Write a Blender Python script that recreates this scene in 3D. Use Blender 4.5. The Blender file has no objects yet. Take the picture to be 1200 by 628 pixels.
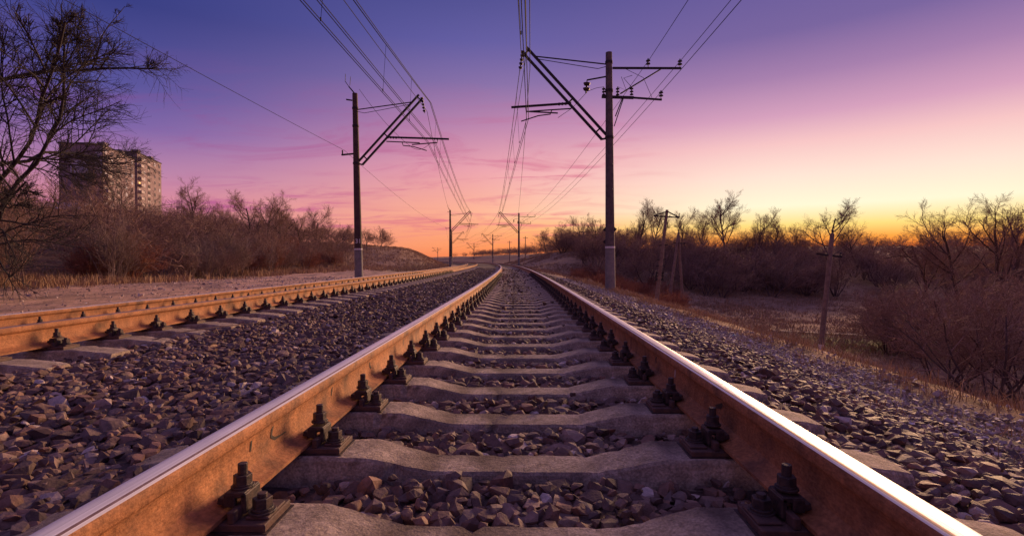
import bpy, bmesh, math, random
import numpy as np
from mathutils import Vector, Matrix, Euler

# ------------------------------------------------------------------ camera, sky, sun, exposure
sc = bpy.context.scene
COL = sc.collection
R_ = math.radians
CAM_X, CAM_H, YAW, FPX, HORIZON = 0.03, 0.472, 0.0223, 600.0, 305.5
cam = bpy.data.cameras.new('camera'); cam_o = bpy.data.objects.new('camera', cam); COL.objects.link(cam_o)
cam.sensor_width = 36.0; cam.lens = 18.0; cam.clip_start = 0.05; cam.clip_end = 6000
cam_o.location = (CAM_X, 0, CAM_H)
cam_o.rotation_euler = (R_(90) - math.atan((314 - HORIZON) / FPX), 0, YAW)
sc.camera = cam_o

SUN_AZ, SUN_EL = R_(34.0), R_(12.0)
sun_vec = Vector((math.sin(SUN_AZ) * math.cos(SUN_EL), math.cos(SUN_AZ) * math.cos(SUN_EL), math.sin(SUN_EL)))
sl = bpy.data.lights.new('sun', 'SUN'); sun = bpy.data.objects.new('sun', sl); COL.objects.link(sun)
sl.energy = 5.0; sl.angle = R_(24); sl.color = (1.0, 0.58, 0.31)
sun.rotation_euler = (-sun_vec).to_track_quat('-Z', 'Y').to_euler()

def s2l(c):
    return tuple(((v / 255) / 12.92 if v / 255 <= .04045 else ((v / 255 + .055) / 1.055) ** 2.4) for v in c) + (1.0,)

world = bpy.data.worlds.new('World'); sc.world = world; world.use_nodes = True
def build_sky():
    nt = world.node_tree; N = nt.nodes; L = nt.links; N.clear()
    def nd(t, **kw):
        n = N.new(t)
        for k, v in kw.items(): setattr(n, k, v)
        return n
    def math_(op, a, b=None, c=None):
        n = nd('ShaderNodeMath', operation=op)
        for i, v in enumerate((a, b, c)):
            if v is None: continue
            if isinstance(v, (int, float)): n.inputs[i].default_value = v
            else: L.new(v, n.inputs[i])
        return n.outputs[0]
    tc = nd('ShaderNodeTexCoord'); sep = nd('ShaderNodeSeparateXYZ'); L.new(tc.outputs['Generated'], sep.inputs[0])
    x, y, z = sep.outputs
    elev = math_('MULTIPLY', math_('ARCSINE', z), 180 / math.pi / 45)          # 45 degrees = 1
    hl = math_('MAXIMUM', math_('SQRT', math_('ADD', math_('MULTIPLY', x, x), math_('MULTIPLY', y, y))), 1e-4)
    cosd = math_('DIVIDE', math_('ADD', math_('MULTIPLY', x, math.sin(SUN_AZ)), math_('MULTIPLY', y, math.cos(SUN_AZ))), hl)
    delta = math_('MULTIPLY', math_('ARCCOSINE', math_('MAXIMUM', math_('MINIMUM', cosd, 1.0), -1.0)), 180 / math.pi)
    def ramp(stops):
        r = nd('ShaderNodeValToRGB'); cr = r.color_ramp; cr.interpolation = 'B_SPLINE' if False else 'EASE'
        cr.interpolation = 'LINEAR'
        while len(cr.elements) > 1: cr.elements.remove(cr.elements[-1])
        for i, (e, c) in enumerate(stops):
            el = cr.elements[0] if i == 0 else cr.elements.new(e / 45)
            el.position = max(0, e / 45); el.color = s2l(c)
        L.new(elev, r.inputs[0]); return r.outputs[0]
    sun_r = ramp([(0, (236, 88, 30)), (1.2, (248, 116, 42)), (2.3, (253, 164, 70)), (3.5, (254, 218, 126)), (5.4, (253, 242, 208)), (8.3, (250, 222, 206)),
                  (11.4, (240, 192, 192)), (14, (208, 156, 184)), (17.6, (162, 124, 168)), (21.5, (118, 98, 154)), (30, (84, 80, 146)), (45, (114, 99, 150))])
    mid_r = ramp([(0, (240, 122, 66)), (1.6, (248, 152, 96)), (5.2, (248, 172, 138)), (9.9, (230, 156, 166)), (14.5, (184, 130, 168)), (18.9, (132, 110, 164)),
                  (23, (98, 92, 158)), (27, (80, 79, 142)), (34, (92, 86, 144)), (45, (114, 99, 150))])
    left_r = ramp([(0, (224, 134, 122)), (2, (222, 138, 138)), (5.8, (204, 132, 154)), (8, (178, 126, 164)), (11.8, (120, 97, 162)), (15.4, (84, 81, 150)),
                   (22, (54, 60, 126)), (30, (58, 64, 130)), (45, (114, 99, 150))])
    anti_r = ramp([(0, (98, 76, 108)), (8, (108, 84, 122)), (15, (102, 84, 132)), (24, (96, 84, 138)), (34, (102, 90, 144)), (45, (114, 99, 150))])
    def mix(f, a, b):
        m = nd('ShaderNodeMix', data_type='RGBA'); L.new(f, m.inputs[0]); L.new(a, m.inputs[6]); L.new(b, m.inputs[7]); return m.outputs[2]
    def mr(v, a, b):
        m = nd('ShaderNodeMapRange', interpolation_type='SMOOTHSTEP'); L.new(v, m.inputs[0])
        m.inputs[1].default_value = a; m.inputs[2].default_value = b; return m.outputs[0]
    c = mix(mr(delta, 6, 46), sun_r, mid_r)
    c = mix(mr(delta, 34, 76), c, left_r)
    c = mix(mr(delta, 70, 170), c, anti_r)
    # thin rose clouds on a plane high above the ground
    den = math_('ADD', math_('MAXIMUM', z, 0.0), 0.10)
    cv = nd('ShaderNodeCombineXYZ'); L.new(math_('DIVIDE', x, den), cv.inputs[0]); L.new(math_('DIVIDE', y, den), cv.inputs[1])
    mp = nd('ShaderNodeMapping'); mp.inputs['Rotation'].default_value = (0, 0, R_(38)); mp.inputs['Scale'].default_value = (0.8, 1.7, 1); mp.inputs['Location'].default_value = (2.2, 0.7, 0)
    L.new(cv.outputs[0], mp.inputs[0])
    n1 = nd('ShaderNodeTexNoise'); n1.inputs['Scale'].default_value = 1.5; n1.inputs['Detail'].default_value = 9; n1.inputs['Roughness'].default_value = .62; n1.inputs['Distortion'].default_value = 1.1
    L.new(mp.outputs[0], n1.inputs['Vector'])
    n2 = nd('ShaderNodeTexNoise'); n2.inputs['Scale'].default_value = .45; n2.inputs['Detail'].default_value = 2
    L.new(cv.outputs[0], n2.inputs['Vector'])
    cl = math_('MULTIPLY', mr(n1.outputs[0], .44, .70), mr(n2.outputs[0], .33, .54))
    cl = math_('MULTIPLY', cl, mr(elev, 0.02, .10))
    cl = math_('MULTIPLY', cl, math_('SUBTRACT', 1.0, mr(elev, .20, .48)))
    cl = math_('MULTIPLY', math_('MULTIPLY', cl, mr(delta, 14, 34)), 1.0)
    ccol = mix(mr(delta, 25, 80), ramp([(0, (236, 118, 112)), (6, (224, 112, 132)), (14, (196, 110, 148)), (27, (130, 88, 140))]),
               ramp([(0, (190, 96, 130)), (6, (170, 92, 146)), (14, (118, 78, 146)), (27, (70, 64, 130))]))
    c = mix(cl, c, ccol)
    bg = nd('ShaderNodeBackground'); bg.inputs[1].default_value = .96; L.new(c, bg.inputs[0])
    out = nd('ShaderNodeOutputWorld'); L.new(bg.outputs[0], out.inputs[0])
build_sky()
sc.view_settings.view_transform = 'Standard'; sc.view_settings.look = 'None'
sc.view_settings.exposure = 0.18; sc.view_settings.gamma = 1.0
sc.cycles.use_denoising = True
sc.cycles.max_bounces = 5; sc.cycles.diffuse_bounces = 3; sc.cycles.glossy_bounces = 3

# ------------------------------------------------------------------ helpers
rng = np.random.default_rng(7); random.seed(7)
K = 0.00115; RAD = 1 / K                                     # the line curves gently to the left
D2 = -4.3                                                    # centre of the second track
def P(s, off, z=0.0):
    t = s * K; r = RAD + off
    return Vector((r * math.cos(t) - RAD, r * math.sin(t), z))
def so(x, y): return RAD * np.arctan2(y, x + RAD), np.hypot(x + RAD, y) - RAD
def px(u, v, d):
    """photo pixel and depth -> world point"""
    l = (u - 600) / FPX * d
    return Vector((CAM_X + l * math.cos(YAW) - d * math.sin(YAW), d * math.cos(YAW) + l * math.sin(YAW), CAM_H + (HORIZON - v) / FPX * d))
def hash2(i, j, k=0):
    h = (i.astype(np.int64) * 374761393 + j.astype(np.int64) * 668265263 + k * 1442695041) & 0x7fffffff
    h = ((h ^ (h >> 13)) * 1274126177) & 0x7fffffff
    return ((h ^ (h >> 16)) & 0xffff) / 65535.0
def vn(x, y, k=0):
    x = np.asarray(x, float); y = np.asarray(y, float)
    i, j = np.floor(x), np.floor(y); u, v = x - i, y - j; u = u * u * (3 - 2 * u); v = v * v * (3 - 2 * v)
    return (hash2(i, j, k) * (1 - u) + hash2(i + 1, j, k) * u) * (1 - v) + (hash2(i, j + 1, k) * (1 - u) + hash2(i + 1, j + 1, k) * u) * v
def fbm(x, y, k=0, o=3):
    a, t = .5, 0
    for q in range(o): t = t + a * vn(x, y, k + q); x, y, a = x * 2.03 + 5.1, y * 2.03 + 1.7, a * .5
    return t
def sstep(a, b, v): t = np.clip((v - a) / (b - a), 0, 1); return t * t * (3 - 2 * t)
BT = np.array([(-6.9, -.66), (-6.2, -.50), (-5.75, -.30), (-5.3, -.30), (-5.0, -.36), (-3.6, -.30), (-3.3, -.225), (-2.7, -.200), (-1.2, -.225), (-.95, -.255), (-.72, -.264), (-.5, -.258), (0, -.262), (.5, -.258), (.72, -.264),
               (.95, -.27), (1.3, -.265), (1.7, -.275), (2.75, -.63), (3.2, -.66)])
def ballast_top(off): return np.interp(off, BT[:, 0], BT[:, 1])
RN = np.array([(-1.7, -.36), (1.7, -.36), (2.75, -.72), (4.1, -.74), (5.0, -1.12), (10, -2.9), (16, -4.35), (30, -4.9), (100, -4.6), (400, -4.), (1500, -4.)])
RC = np.array([(-1.7, -.36), (1.7, -.36), (2.75, -.72), (4.5, -.7), (6, -.5), (16, 2.4), (30, 3.4), (100, 4.), (400, 4.), (1500, 4.)])
LN = np.array([(-800, 16), (-250, 16), (-140, 13), (-60, 4.3), (-30, 1.0), (-22, .0), (-18, -.5), (-8, -.66), (-6.9, -.7), (-5.6, -.42), (-1.7, -.36)])
LC = np.array([(-800, 15), (-140, 12), (-60, 5), (-30, 3.6), (-16.5, 2.5), (-10.5, -.35), (-9, -.62), (-6.9, -.7), (-5.6, -.42), (-1.7, -.36)])
def terrain(s, off):
    s = np.asarray(s, float); off = np.asarray(off, float)
    tr = sstep(45, 115, s); tl = sstep(66, 98, s)
    hr = np.interp(off, RN[:, 0], RN[:, 1]) * (1 - tr) + np.interp(off, RC[:, 0], RC[:, 1]) * tr
    hl = np.interp(off, LN[:, 0], LN[:, 1]) * (1 - tl) + np.interp(off, LC[:, 0], LC[:, 1]) * tl
    h = np.where(off > 0, hr, hl)
    a = np.where(off > 0, sstep(3.9, 9, off), sstep(9, 20, -off))
    h = h + a * ((fbm(s * .16, off * .16, 3) - .44) * .55 + (fbm(s * .03, off * .03, 9) - .44) * 1.0)
    b = np.where(off > 0, sstep(2.9, 4.2, off), sstep(6.8, 8, -off))
    return h + b * (fbm(s * 1.1, off * 1.1, 21) - .44) * .09
def ground_at(x, y):
    s, o = so(x, y); return float(terrain(s, o))

def link(o, parent=None):
    COL.objects.link(o)
    if parent is not None: o.parent = parent
    return o
def tag(o, label=None, cat=None, group=None, kind=None):
    for k, v in (('label', label), ('category', cat), ('group', group), ('kind', kind)):
        if v: o[k] = v
    return o
def empty(name, loc=(0, 0, 0), rot=(0, 0, 0), label=None, cat=None, group=None):
    o = bpy.data.objects.new(name, None); o.empty_display_size = .1; link(o); o.location = loc; o.rotation_euler = rot
    return tag(o, label, cat, group)
def mesh_np(name, v, f, mat, smooth=False):
    v = np.asarray(v, np.float32).reshape(-1, 3); f = np.asarray(f, np.int32)
    m = bpy.data.meshes.new(name); n = f.shape[1]
    m.vertices.add(len(v)); m.vertices.foreach_set('co', v.ravel())
    m.loops.add(f.size); m.loops.foreach_set('vertex_index', f.ravel())
    m.polygons.add(len(f)); m.polygons.foreach_set('loop_start', np.arange(len(f), dtype=np.int32) * n)
    m.polygons.foreach_set('use_smooth', np.full(len(f), smooth))
    m.update(calc_edges=True); m.materials.append(mat); return m
def obj(name, me, parent=None, loc=None, rot=None):
    o = bpy.data.objects.new(name, me); link(o, parent)
    if loc is not None: o.location = loc
    if rot is not None: o.rotation_euler = rot
    return o
def copy_tree(o, parent=None):
    c = o.copy(); link(c)
    c.parent = parent
    for ch in list(o.children): copy_tree(ch, c)
    return c

class MB:
    """collects shapes for ONE mesh"""
    def __init__(s): s.v = []; s.f = []
    def add(s, v, f):
        n = len(s.v); s.v += [tuple(p) for p in v]; s.f += [tuple(i + n for i in q) for q in f]; return s
    def box(s, c, d, rot=None, taper=1.0):
        x, y, z = d[0] / 2, d[1] / 2, d[2] / 2
        vs = [Vector((sx * x * (taper if sz > 0 else 1), sy * y * (taper if sz > 0 else 1), sz * z)) for sz in (-1, 1) for sx, sy in ((-1, -1), (1, -1), (1, 1), (-1, 1))]
        if rot: M = Euler(rot).to_matrix(); vs = [M @ p for p in vs]
        return s.add([p + Vector(c) for p in vs], [(3, 2, 1, 0), (4, 5, 6, 7), (0, 1, 5, 4), (1, 2, 6, 5), (2, 3, 7, 6), (3, 0, 4, 7)])
    def tube(s, pts, rad, n=8, cap=True):
        pts = [Vector(p) for p in pts]; rad = [rad] * len(pts) if not hasattr(rad, '__len__') else rad
        v = []; f = []
        up = None
        for i, p in enumerate(pts):
            d = (pts[min(i + 1, len(pts) - 1)] - pts[max(i - 1, 0)]).normalized()
            if up is None: up = Vector((0, 0, 1)) if abs(d.z) < .9 else Vector((0, 1, 0))
            a = d.cross(up).normalized(); b = a.cross(d).normalized(); up = b
            for k in range(n):
                t = 2 * math.pi * k / n; v.append(p + (a * math.cos(t) + b * math.sin(t)) * rad[i])
        for i in range(len(pts) - 1):
            for k in range(n): f.append((i * n + k, i * n + (k + 1) % n, (i + 1) * n + (k + 1) % n, (i + 1) * n + k))
        if cap: f.append(tuple(range(n - 1, -1, -1))); f.append(tuple((len(pts) - 1) * n + k for k in range(n)))
        return s.add(v, f)
    def bar(s, a, b, w, h=None):
        a, b = Vector(a), Vector(b); d = b - a; h = h or w
        q = d.to_track_quat('Y', 'Z'); L = d.length / 2
        vs = [(a + b) / 2 + q @ Vector((sx * w / 2, sy * L, sz * h / 2)) for sz in (-1, 1) for sx, sy in ((-1, -1), (1, -1), (1, 1), (-1, 1))]
        return s.add(vs, [(3, 2, 1, 0), (4, 5, 6, 7), (0, 1, 5, 4), (1, 2, 6, 5), (2, 3, 7, 6), (3, 0, 4, 7)])
    def mesh(s, name, mat, smooth=False, bevel=0):
        m = bpy.data.meshes.new(name); m.from_pydata(s.v, [], s.f); m.update()
        if bevel:
            b = bmesh.new(); b.from_mesh(m); bmesh.ops.bevel(b, geom=b.edges[:], offset=bevel, segments=1, affect='EDGES', clamp_overlap=True); b.to_mesh(m); b.free()
        m.polygons.foreach_set('use_smooth', [smooth] * len(m.polygons)); m.materials.append(mat)
        if smooth:
            try: m.set_sharp_from_angle(angle=R_(40))
            except Exception: pass
        return m
    def build(s, name, mat, parent=None, smooth=False, bevel=0): return obj(name, s.mesh(name, mat, smooth, bevel), parent)

# ------------------------------------------------------------------ materials
def mat(name, c1, c2=None, scale=8, rough=.85, metal=0.0, bump=0.0, bscale=40, stops=(.35, .65), c3=None, s3=2, spec=None, detail=5):
    m = bpy.data.materials.new(name); m.use_nodes = True; nt = m.node_tree; N = nt.nodes; L = nt.links
    b = N['Principled BSDF']; b.inputs['Roughness'].default_value = rough; b.inputs['Metallic'].default_value = metal
    if spec is not None: b.inputs['Specular IOR Level'].default_value = spec
    if c2 is None: b.inputs['Base Color'].default_value = (*c1, 1)
    tc = N.new('ShaderNodeTexCoord'); co = tc.outputs['Object']
    if c2 is not None:
        n = N.new('ShaderNodeTexNoise'); n.inputs['Scale'].default_value = scale; n.inputs['Detail'].default_value = detail; n.inputs['Roughness'].default_value = .65; L.new(co, n.inputs['Vector'])
        r = N.new('ShaderNodeValToRGB'); r.color_ramp.elements[0].position = stops[0]; r.color_ramp.elements[1].position = stops[1]
        r.color_ramp.elements[0].color = (*c1, 1); r.color_ramp.elements[1].color = (*c2, 1); L.new(n.outputs[0], r.inputs[0]); c = r.outputs[0]
        if c3:
            n3 = N.new('ShaderNodeTexNoise'); n3.inputs['Scale'].default_value = s3; n3.inputs['Detail'].default_value = 6; L.new(co, n3.inputs['Vector'])
            mr = N.new('ShaderNodeMapRange'); mr.inputs[1].default_value = .5; mr.inputs[2].default_value = .68; L.new(n3.outputs[0], mr.inputs[0])
            mx = N.new('ShaderNodeMix'); mx.data_type = 'RGBA'; L.new(mr.outputs[0], mx.inputs[0]); L.new(c, mx.inputs[6]); mx.inputs[7].default_value = (*c3, 1); c = mx.outputs[2]
        L.new(c, b.inputs['Base Color'])
    if bump:
        n = N.new('ShaderNodeTexNoise'); n.inputs['Scale'].default_value = bscale; n.inputs['Detail'].default_value = 6; n.inputs['Roughness'].default_value = .7; L.new(co, n.inputs['Vector'])
        bp = N.new('ShaderNodeBump'); bp.inputs['Strength'].default_value = bump; bp.inputs['Distance'].default_value = .01; L.new(n.outputs[0], bp.inputs['Height']); L.new(bp.outputs[0], b.inputs['Normal'])
    return m
def stone_mat(name, cols, bump=.5):
    m = bpy.data.materials.new(name); m.use_nodes = True; nt = m.node_tree; N = nt.nodes; L = nt.links; b = N['Principled BSDF']
    b.inputs['Roughness'].default_value = .72; b.inputs['Specular IOR Level'].default_value = .45
    g = N.new('ShaderNodeNewGeometry'); oi = N.new('ShaderNodeObjectInfo')
    a = N.new('ShaderNodeMath'); a.operation = 'ADD'; L.new(g.outputs['Random Per Island'], a.inputs[0]); L.new(oi.outputs['Random'], a.inputs[1])
    fr = N.new('ShaderNodeMath'); fr.operation = 'FRACT'; L.new(a.outputs[0], fr.inputs[0])
    r = N.new('ShaderNodeValToRGB'); cr = r.color_ramp; cr.interpolation = 'LINEAR'
    for i, (p, c) in enumerate(cols):
        e = cr.elements[i] if i < 2 else cr.elements.new(p); e.position = p; e.color = (*c, 1)
    L.new(fr.outputs[0], r.inputs[0])
    tc = N.new('ShaderNodeTexCoord'); n = N.new('ShaderNodeTexNoise'); n.inputs['Scale'].default_value = 30; n.inputs['Detail'].default_value = 6; n.inputs['Roughness'].default_value = .7
    L.new(g.outputs['Position'], n.inputs['Vector'])
    mr = N.new('ShaderNodeMapRange'); mr.inputs[1].default_value = .3; mr.inputs[2].default_value = .7; mr.inputs[3].default_value = .6; mr.inputs[4].default_value = 1.35; L.new(n.outputs[0], mr.inputs[0])
    mx = N.new('ShaderNodeMix'); mx.data_type = 'RGBA'; mx.blend_type = 'MULTIPLY'; mx.inputs[0].default_value = 1; L.new(r.outputs[0], mx.inputs[6]); L.new(mr.outputs[0], mx.inputs[7]); L.new(mx.outputs[2], b.inputs['Base Color'])
    n2 = N.new('ShaderNodeTexNoise'); n2.inputs['Scale'].default_value = 90; n2.inputs['Detail'].default_value = 5; L.new(g.outputs['Position'], n2.inputs['Vector'])
    bp = N.new('ShaderNodeBump'); bp.inputs['Strength'].default_value = bump; bp.inputs['Distance'].default_value = .006; L.new(n2.outputs[0], bp.inputs['Height']); L.new(bp.outputs[0], b.inputs['Normal'])
    return m
def leaf_mat(name, cols, rough=.9):
    """colour varies from island to island and object to object"""
    m = stone_mat(name, cols, 0.0); m.node_tree.nodes['Principled BSDF'].inputs['Roughness'].default_value = rough
    m.node_tree.nodes['Principled BSDF'].inputs['Specular IOR Level'].default_value = .15
    return m
M = {}
def layers(m, specs, rough=None):
    """multiply the colour (and vary the roughness) by noise stretched along the object axes"""
    N = m.node_tree.nodes; L = m.node_tree.links; b = N['Principled BSDF']; src = b.inputs['Base Color'].links[0].from_socket
    tc = N.new('ShaderNodeTexCoord')
    for k, (scale, lo, hi) in enumerate(specs):
        mp = N.new('ShaderNodeMapping'); mp.inputs['Scale'].default_value = scale; mp.inputs['Location'].default_value = (k * 3.1, k * 1.7, 0); L.new(tc.outputs['Object'], mp.inputs[0])
        n = N.new('ShaderNodeTexNoise'); n.inputs['Scale'].default_value = 1; n.inputs['Detail'].default_value = 5; L.new(mp.outputs[0], n.inputs['Vector'])
        mr = N.new('ShaderNodeMapRange'); mr.inputs[1].default_value = .33; mr.inputs[2].default_value = .67; mr.inputs[3].default_value = lo; mr.inputs[4].default_value = hi; L.new(n.outputs[0], mr.inputs[0])
        mx = N.new('ShaderNodeMix'); mx.data_type = 'RGBA'; mx.blend_type = 'MULTIPLY'; mx.inputs[0].default_value = 1; L.new(src, mx.inputs[6]); L.new(mr.outputs[0], mx.inputs[7]); src = mx.outputs[2]
        if rough and k == 0:
            m2 = N.new('ShaderNodeMapRange'); m2.inputs[1].default_value = .33; m2.inputs[2].default_value = .67; m2.inputs[3].default_value = rough[0]; m2.inputs[4].default_value = rough[1]; L.new(n.outputs[0], m2.inputs[0]); L.new(m2.outputs[0], b.inputs['Roughness'])
    L.new(src, b.inputs['Base Color'])
M['stone'] = stone_mat('crushed_stone', [(0, (.075, .043, .038)), (.2, (.165, .090, .068)), (.42, (.10, .064, .057)), (.6, (.26, .135, .092)), (.78, (.155, .108, .098)), (.93, (.30, .19, .145)), (.985, (.56, .45, .40))])
M['gravel'] = stone_mat('pale_gravel', [(0, (.28, .21, .19)), (.4, (.44, .34, .31)), (.7, (.26, .19, .18)), (.9, (.54, .44, .41)), (1, (.70, .62, .59))])
M['bed'] = mat('ballast_fill', (.035, .022, .020), (.13, .078, .064), 55, .95, bump=1.0, bscale=22)  # coloured darker than the stones, painting shade into the gaps between them
M['concrete'] = mat('sleeper_concrete', (.22, .165, .125), (.66, .52, .40), 24, .92, bump=1.0, bscale=70, c3=(.17, .12, .09), s3=6, stops=(.30, .70), detail=12)
M['rust'] = mat('rusty_rail_steel', (.29, .120, .050), (.46, .205, .088), 16, .72, bump=.5, bscale=60, c3=(.16, .075, .042), s3=6.5, spec=.3, stops=(.25, .75), detail=8)
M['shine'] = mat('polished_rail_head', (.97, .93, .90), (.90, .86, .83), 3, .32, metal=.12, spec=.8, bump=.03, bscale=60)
M['dull'] = mat('worn_rail_edge', (.22, .13, .10), (.36, .24, .19), 20, .5, metal=.4)
M['iron'] = mat('dark_fastener_iron', (.034, .027, .030), (.095, .060, .052), 55, .55, metal=.25, bump=.3, bscale=120, spec=.4)
M['iron_rust'] = mat('rusty_base_plate', (.06, .035, .034), (.13, .065, .05), 30, .7, bump=.4, bscale=100)
M['pole'] = mat('weathered_pole_concrete', (.085, .068, .068), (.155, .12, .115), 6, .85, bump=.3, bscale=30)
M['pole_dark'] = mat('brown_stained_pole', (.055, .032, .028), (.105, .058, .045), 4, .8, bump=.2, bscale=30)
M['pole_base'] = mat('painted_pole_foot', (.19, .175, .175), (.27, .245, .23), 5, .85, bump=.2, bscale=30, c3=(.13, .12, .105), s3=2)
M['white'] = mat('white_paint', (.62, .58, .56), (.78, .75, .74), 12, .7)
M['black'] = mat('console_steel', (.014, .012, .015), (.032, .024, .026), 12, .75)
M['wire'] = mat('wire_metal', (.010, .009, .012), None, rough=.8, spec=.2)
M['porcelain'] = mat('insulator_glaze', (.03, .018, .018), None, rough=.55)
M['wood'] = mat('old_grey_brown_post', (.16, .11, .09), (.27, .19, .16), 5, .9, bump=.4, bscale=25)
M['path'] = mat('trodden_dirt', (.24, .17, .14), (.34, .25, .21), 2, .95)
M['bark'] = mat('bare_bark', (.075, .050, .046), (.13, .088, .078), 4, .9)
M['bark_d'] = mat('blackish_bark', (.022, .017, .020), (.045, .034, .036), 4, .9)
M['twig_l'] = leaf_mat('brown_twig', [(0, (.14, .082, .070)), (.35, (.22, .135, .115)), (.65, (.31, .19, .155)), (.9, (.40, .27, .22))])
M['twig_w'] = leaf_mat('pale_dry_stem', [(0, (.16, .11, .10)), (.5, (.24, .17, .15)), (1, (.32, .24, .22))])
M['twig_r'] = leaf_mat('dark_twig', [(0, (.22, .135, .105)), (.5, (.32, .20, .155)), (1, (.42, .27, .21))])
M['red_weed'] = leaf_mat('rust_red_weed', [(0, (.20, .075, .05)), (.5, (.30, .12, .08)), (1, (.38, .17, .11))])
M['leaf'] = leaf_mat('dry_leaf', [(0, (.20, .085, .04)), (.5, (.30, .13, .06)), (1, (.38, .19, .09))])
M['grass'] = leaf_mat('dry_grass', [(0, (.28, .17, .09)), (.4, (.44, .28, .15)), (.7, (.54, .37, .21)), (1, (.34, .22, .13))])
M['grass_g'] = leaf_mat('green_grass', [(0, (.10, .12, .03)), (.5, (.17, .18, .05)), (1, (.24, .20, .08))])
M['grass_d'] = leaf_mat('dull_field_grass', [(0, (.28, .17, .10)), (.5, (.40, .26, .155)), (1, (.50, .34, .21))])

layers(M['rust'], [((3, 20, 5), .84, 1.14), ((70, 70, 160), .76, 1.26), ((2, 1.4, 14), .84, 1.16)])
layers(M['concrete'], [((120, 120, 120), .68, 1.22), ((4, 9, 9), .72, 1.15)])
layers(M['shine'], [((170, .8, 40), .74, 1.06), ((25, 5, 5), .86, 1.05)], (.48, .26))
# ------------------------------------------------------------------ ground
def ground():
    s = np.unique(np.concatenate([np.linspace(-60, -4, 16), np.arange(-4, 30, .5), 30 * (1400 / 30) ** np.linspace(0, 1, 120)]))
    pos = np.concatenate([np.arange(0, 14, .3), 14 * (1500 / 14) ** np.linspace(0, 1, 80)])
    neg = -np.concatenate([np.arange(.3, 24, .4), 24 * (780 / 24) ** np.linspace(0, 1, 70)])
    o = np.unique(np.concatenate([neg, pos]))
    S, O = np.meshgrid(s, o, indexing='ij'); Z = terrain(S, O); t = S * K
    X = (RAD + O) * np.cos(t) - RAD; Y = (RAD + O) * np.sin(t)
    V = np.stack([X, Y, Z], -1).reshape(-1, 3); n = len(o); i = np.arange(len(s) - 1)[:, None] * n + np.arange(n - 1)[None]
    F = np.stack([i, i + 1, i + n + 1, i + n], -1).reshape(-1, 4)[:, ::-1]
    m = bpy.data.materials.new('ground_soil'); m.use_nodes = True; nt = m.node_tree; N = nt.nodes; L = nt.links; b = N['Principled BSDF']
    b.inputs['Roughness'].default_value = .95; b.inputs['Specular IOR Level'].default_value = .15
    at = N.new('ShaderNodeAttribute'); at.attribute_name = 'soil'
    g = N.new('ShaderNodeNewGeometry')
    nz = N.new('ShaderNodeTexNoise'); nz.inputs['Scale'].default_value = 2.3; nz.inputs['Detail'].default_value = 9; nz.inputs['Roughness'].default_value = .75; L.new(g.outputs['Position'], nz.inputs['Vector'])
    mr = N.new('ShaderNodeMapRange'); mr.inputs[1].default_value = .32; mr.inputs[2].default_value = .68; mr.inputs[3].default_value = .5; mr.inputs[4].default_value = 1.5; L.new(nz.outputs[0], mr.inputs[0])
    mx = N.new('ShaderNodeMix'); mx.data_type = 'RGBA'; mx.blend_type = 'MULTIPLY'; mx.inputs[0].default_value = 1; L.new(at.outputs['Color'], mx.inputs[6]); L.new(mr.outputs[0], mx.inputs[7]); L.new(mx.outputs[2], b.inputs['Base Color'])
    n2 = N.new('ShaderNodeTexNoise'); n2.inputs['Scale'].default_value = 9; n2.inputs['Detail'].default_value = 8; n2.inputs['Roughness'].default_value = .8; L.new(g.outputs['Position'], n2.inputs['Vector'])
    bp = N.new('ShaderNodeBump'); bp.inputs['Strength'].default_value = 1; bp.inputs['Distance'].default_value = .08; L.new(n2.outputs[0], bp.inputs['Height']); L.new(bp.outputs[0], b.inputs['Normal'])
    me = mesh_np('ground', V, F, m, True)
    c = np.zeros((len(V), 4), np.float32); c[:, 3] = 1
    S, O = S.ravel(), O.ravel(); X, Y = X.ravel(), Y.ravel()
    def blend(w, col): c[:, :3] = c[:, :3] * (1 - w[:, None]) + np.array(col)[None] * w[:, None]
    c[:, :3] = (.38, .245, .155)
    nn = fbm(S * .12, O * .12, 31)
    blend(sstep(.40, .6, nn), (.28, .18, .12))
    # left: pale trodden dirt shelf, then dark thicket floor
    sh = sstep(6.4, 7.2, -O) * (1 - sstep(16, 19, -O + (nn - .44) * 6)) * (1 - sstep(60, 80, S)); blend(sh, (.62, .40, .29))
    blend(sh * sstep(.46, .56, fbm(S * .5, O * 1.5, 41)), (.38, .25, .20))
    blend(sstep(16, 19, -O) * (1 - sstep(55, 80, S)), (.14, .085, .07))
    # right: gravel shoulder, fringe of dry grass, field
    blend(sstep(2.5, 2.8, O) * (1 - sstep(3.4, 3.9, O)) * (1 - sstep(30, 60, S)), (.30, .23, .21))
    blend(sstep(3.5, 3.9, O) * (1 - sstep(9, 14, O)), (.44, .28, .16))
    fld = sstep(12, 16, O) * (1 - sstep(40, 70, S)); blend(fld * sstep(.35, .55, fbm(S * .3, O * .2, 51)), (.44, .28, .17))
    gr = np.exp(-((X - 19.5) / 6) ** 2 - ((Y - 31.5) / 3.2) ** 2); blend(np.clip(gr * 1.3, 0, 1) * .9, (.19, .20, .07))
    gr = np.exp(-((S - 27) / 6) ** 2 - ((O - 3.6) / .6) ** 2); blend(np.clip(gr, 0, 1) * .8, (.24, .24, .07))
    gr = np.exp(-((S - 64) / 14) ** 2 - ((O + 11) / 2.2) ** 2); blend(np.clip(gr * 1.2, 0, 1) * .8, (.24, .24, .07))
    gr = np.exp(-((S - 9) / 3) ** 2 - ((O + 7.1) / .4) ** 2); blend(np.clip(gr, 0, 1) * .6, (.13, .13, .05))
    blend((O < -9) * sstep(60, 80, S) * sstep(.42, .55, nn) * .6, (.30, .18, .11))
    a = me.color_attributes.new('soil', 'FLOAT_COLOR', 'POINT'); a.data.foreach_set('color', c.ravel())
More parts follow.
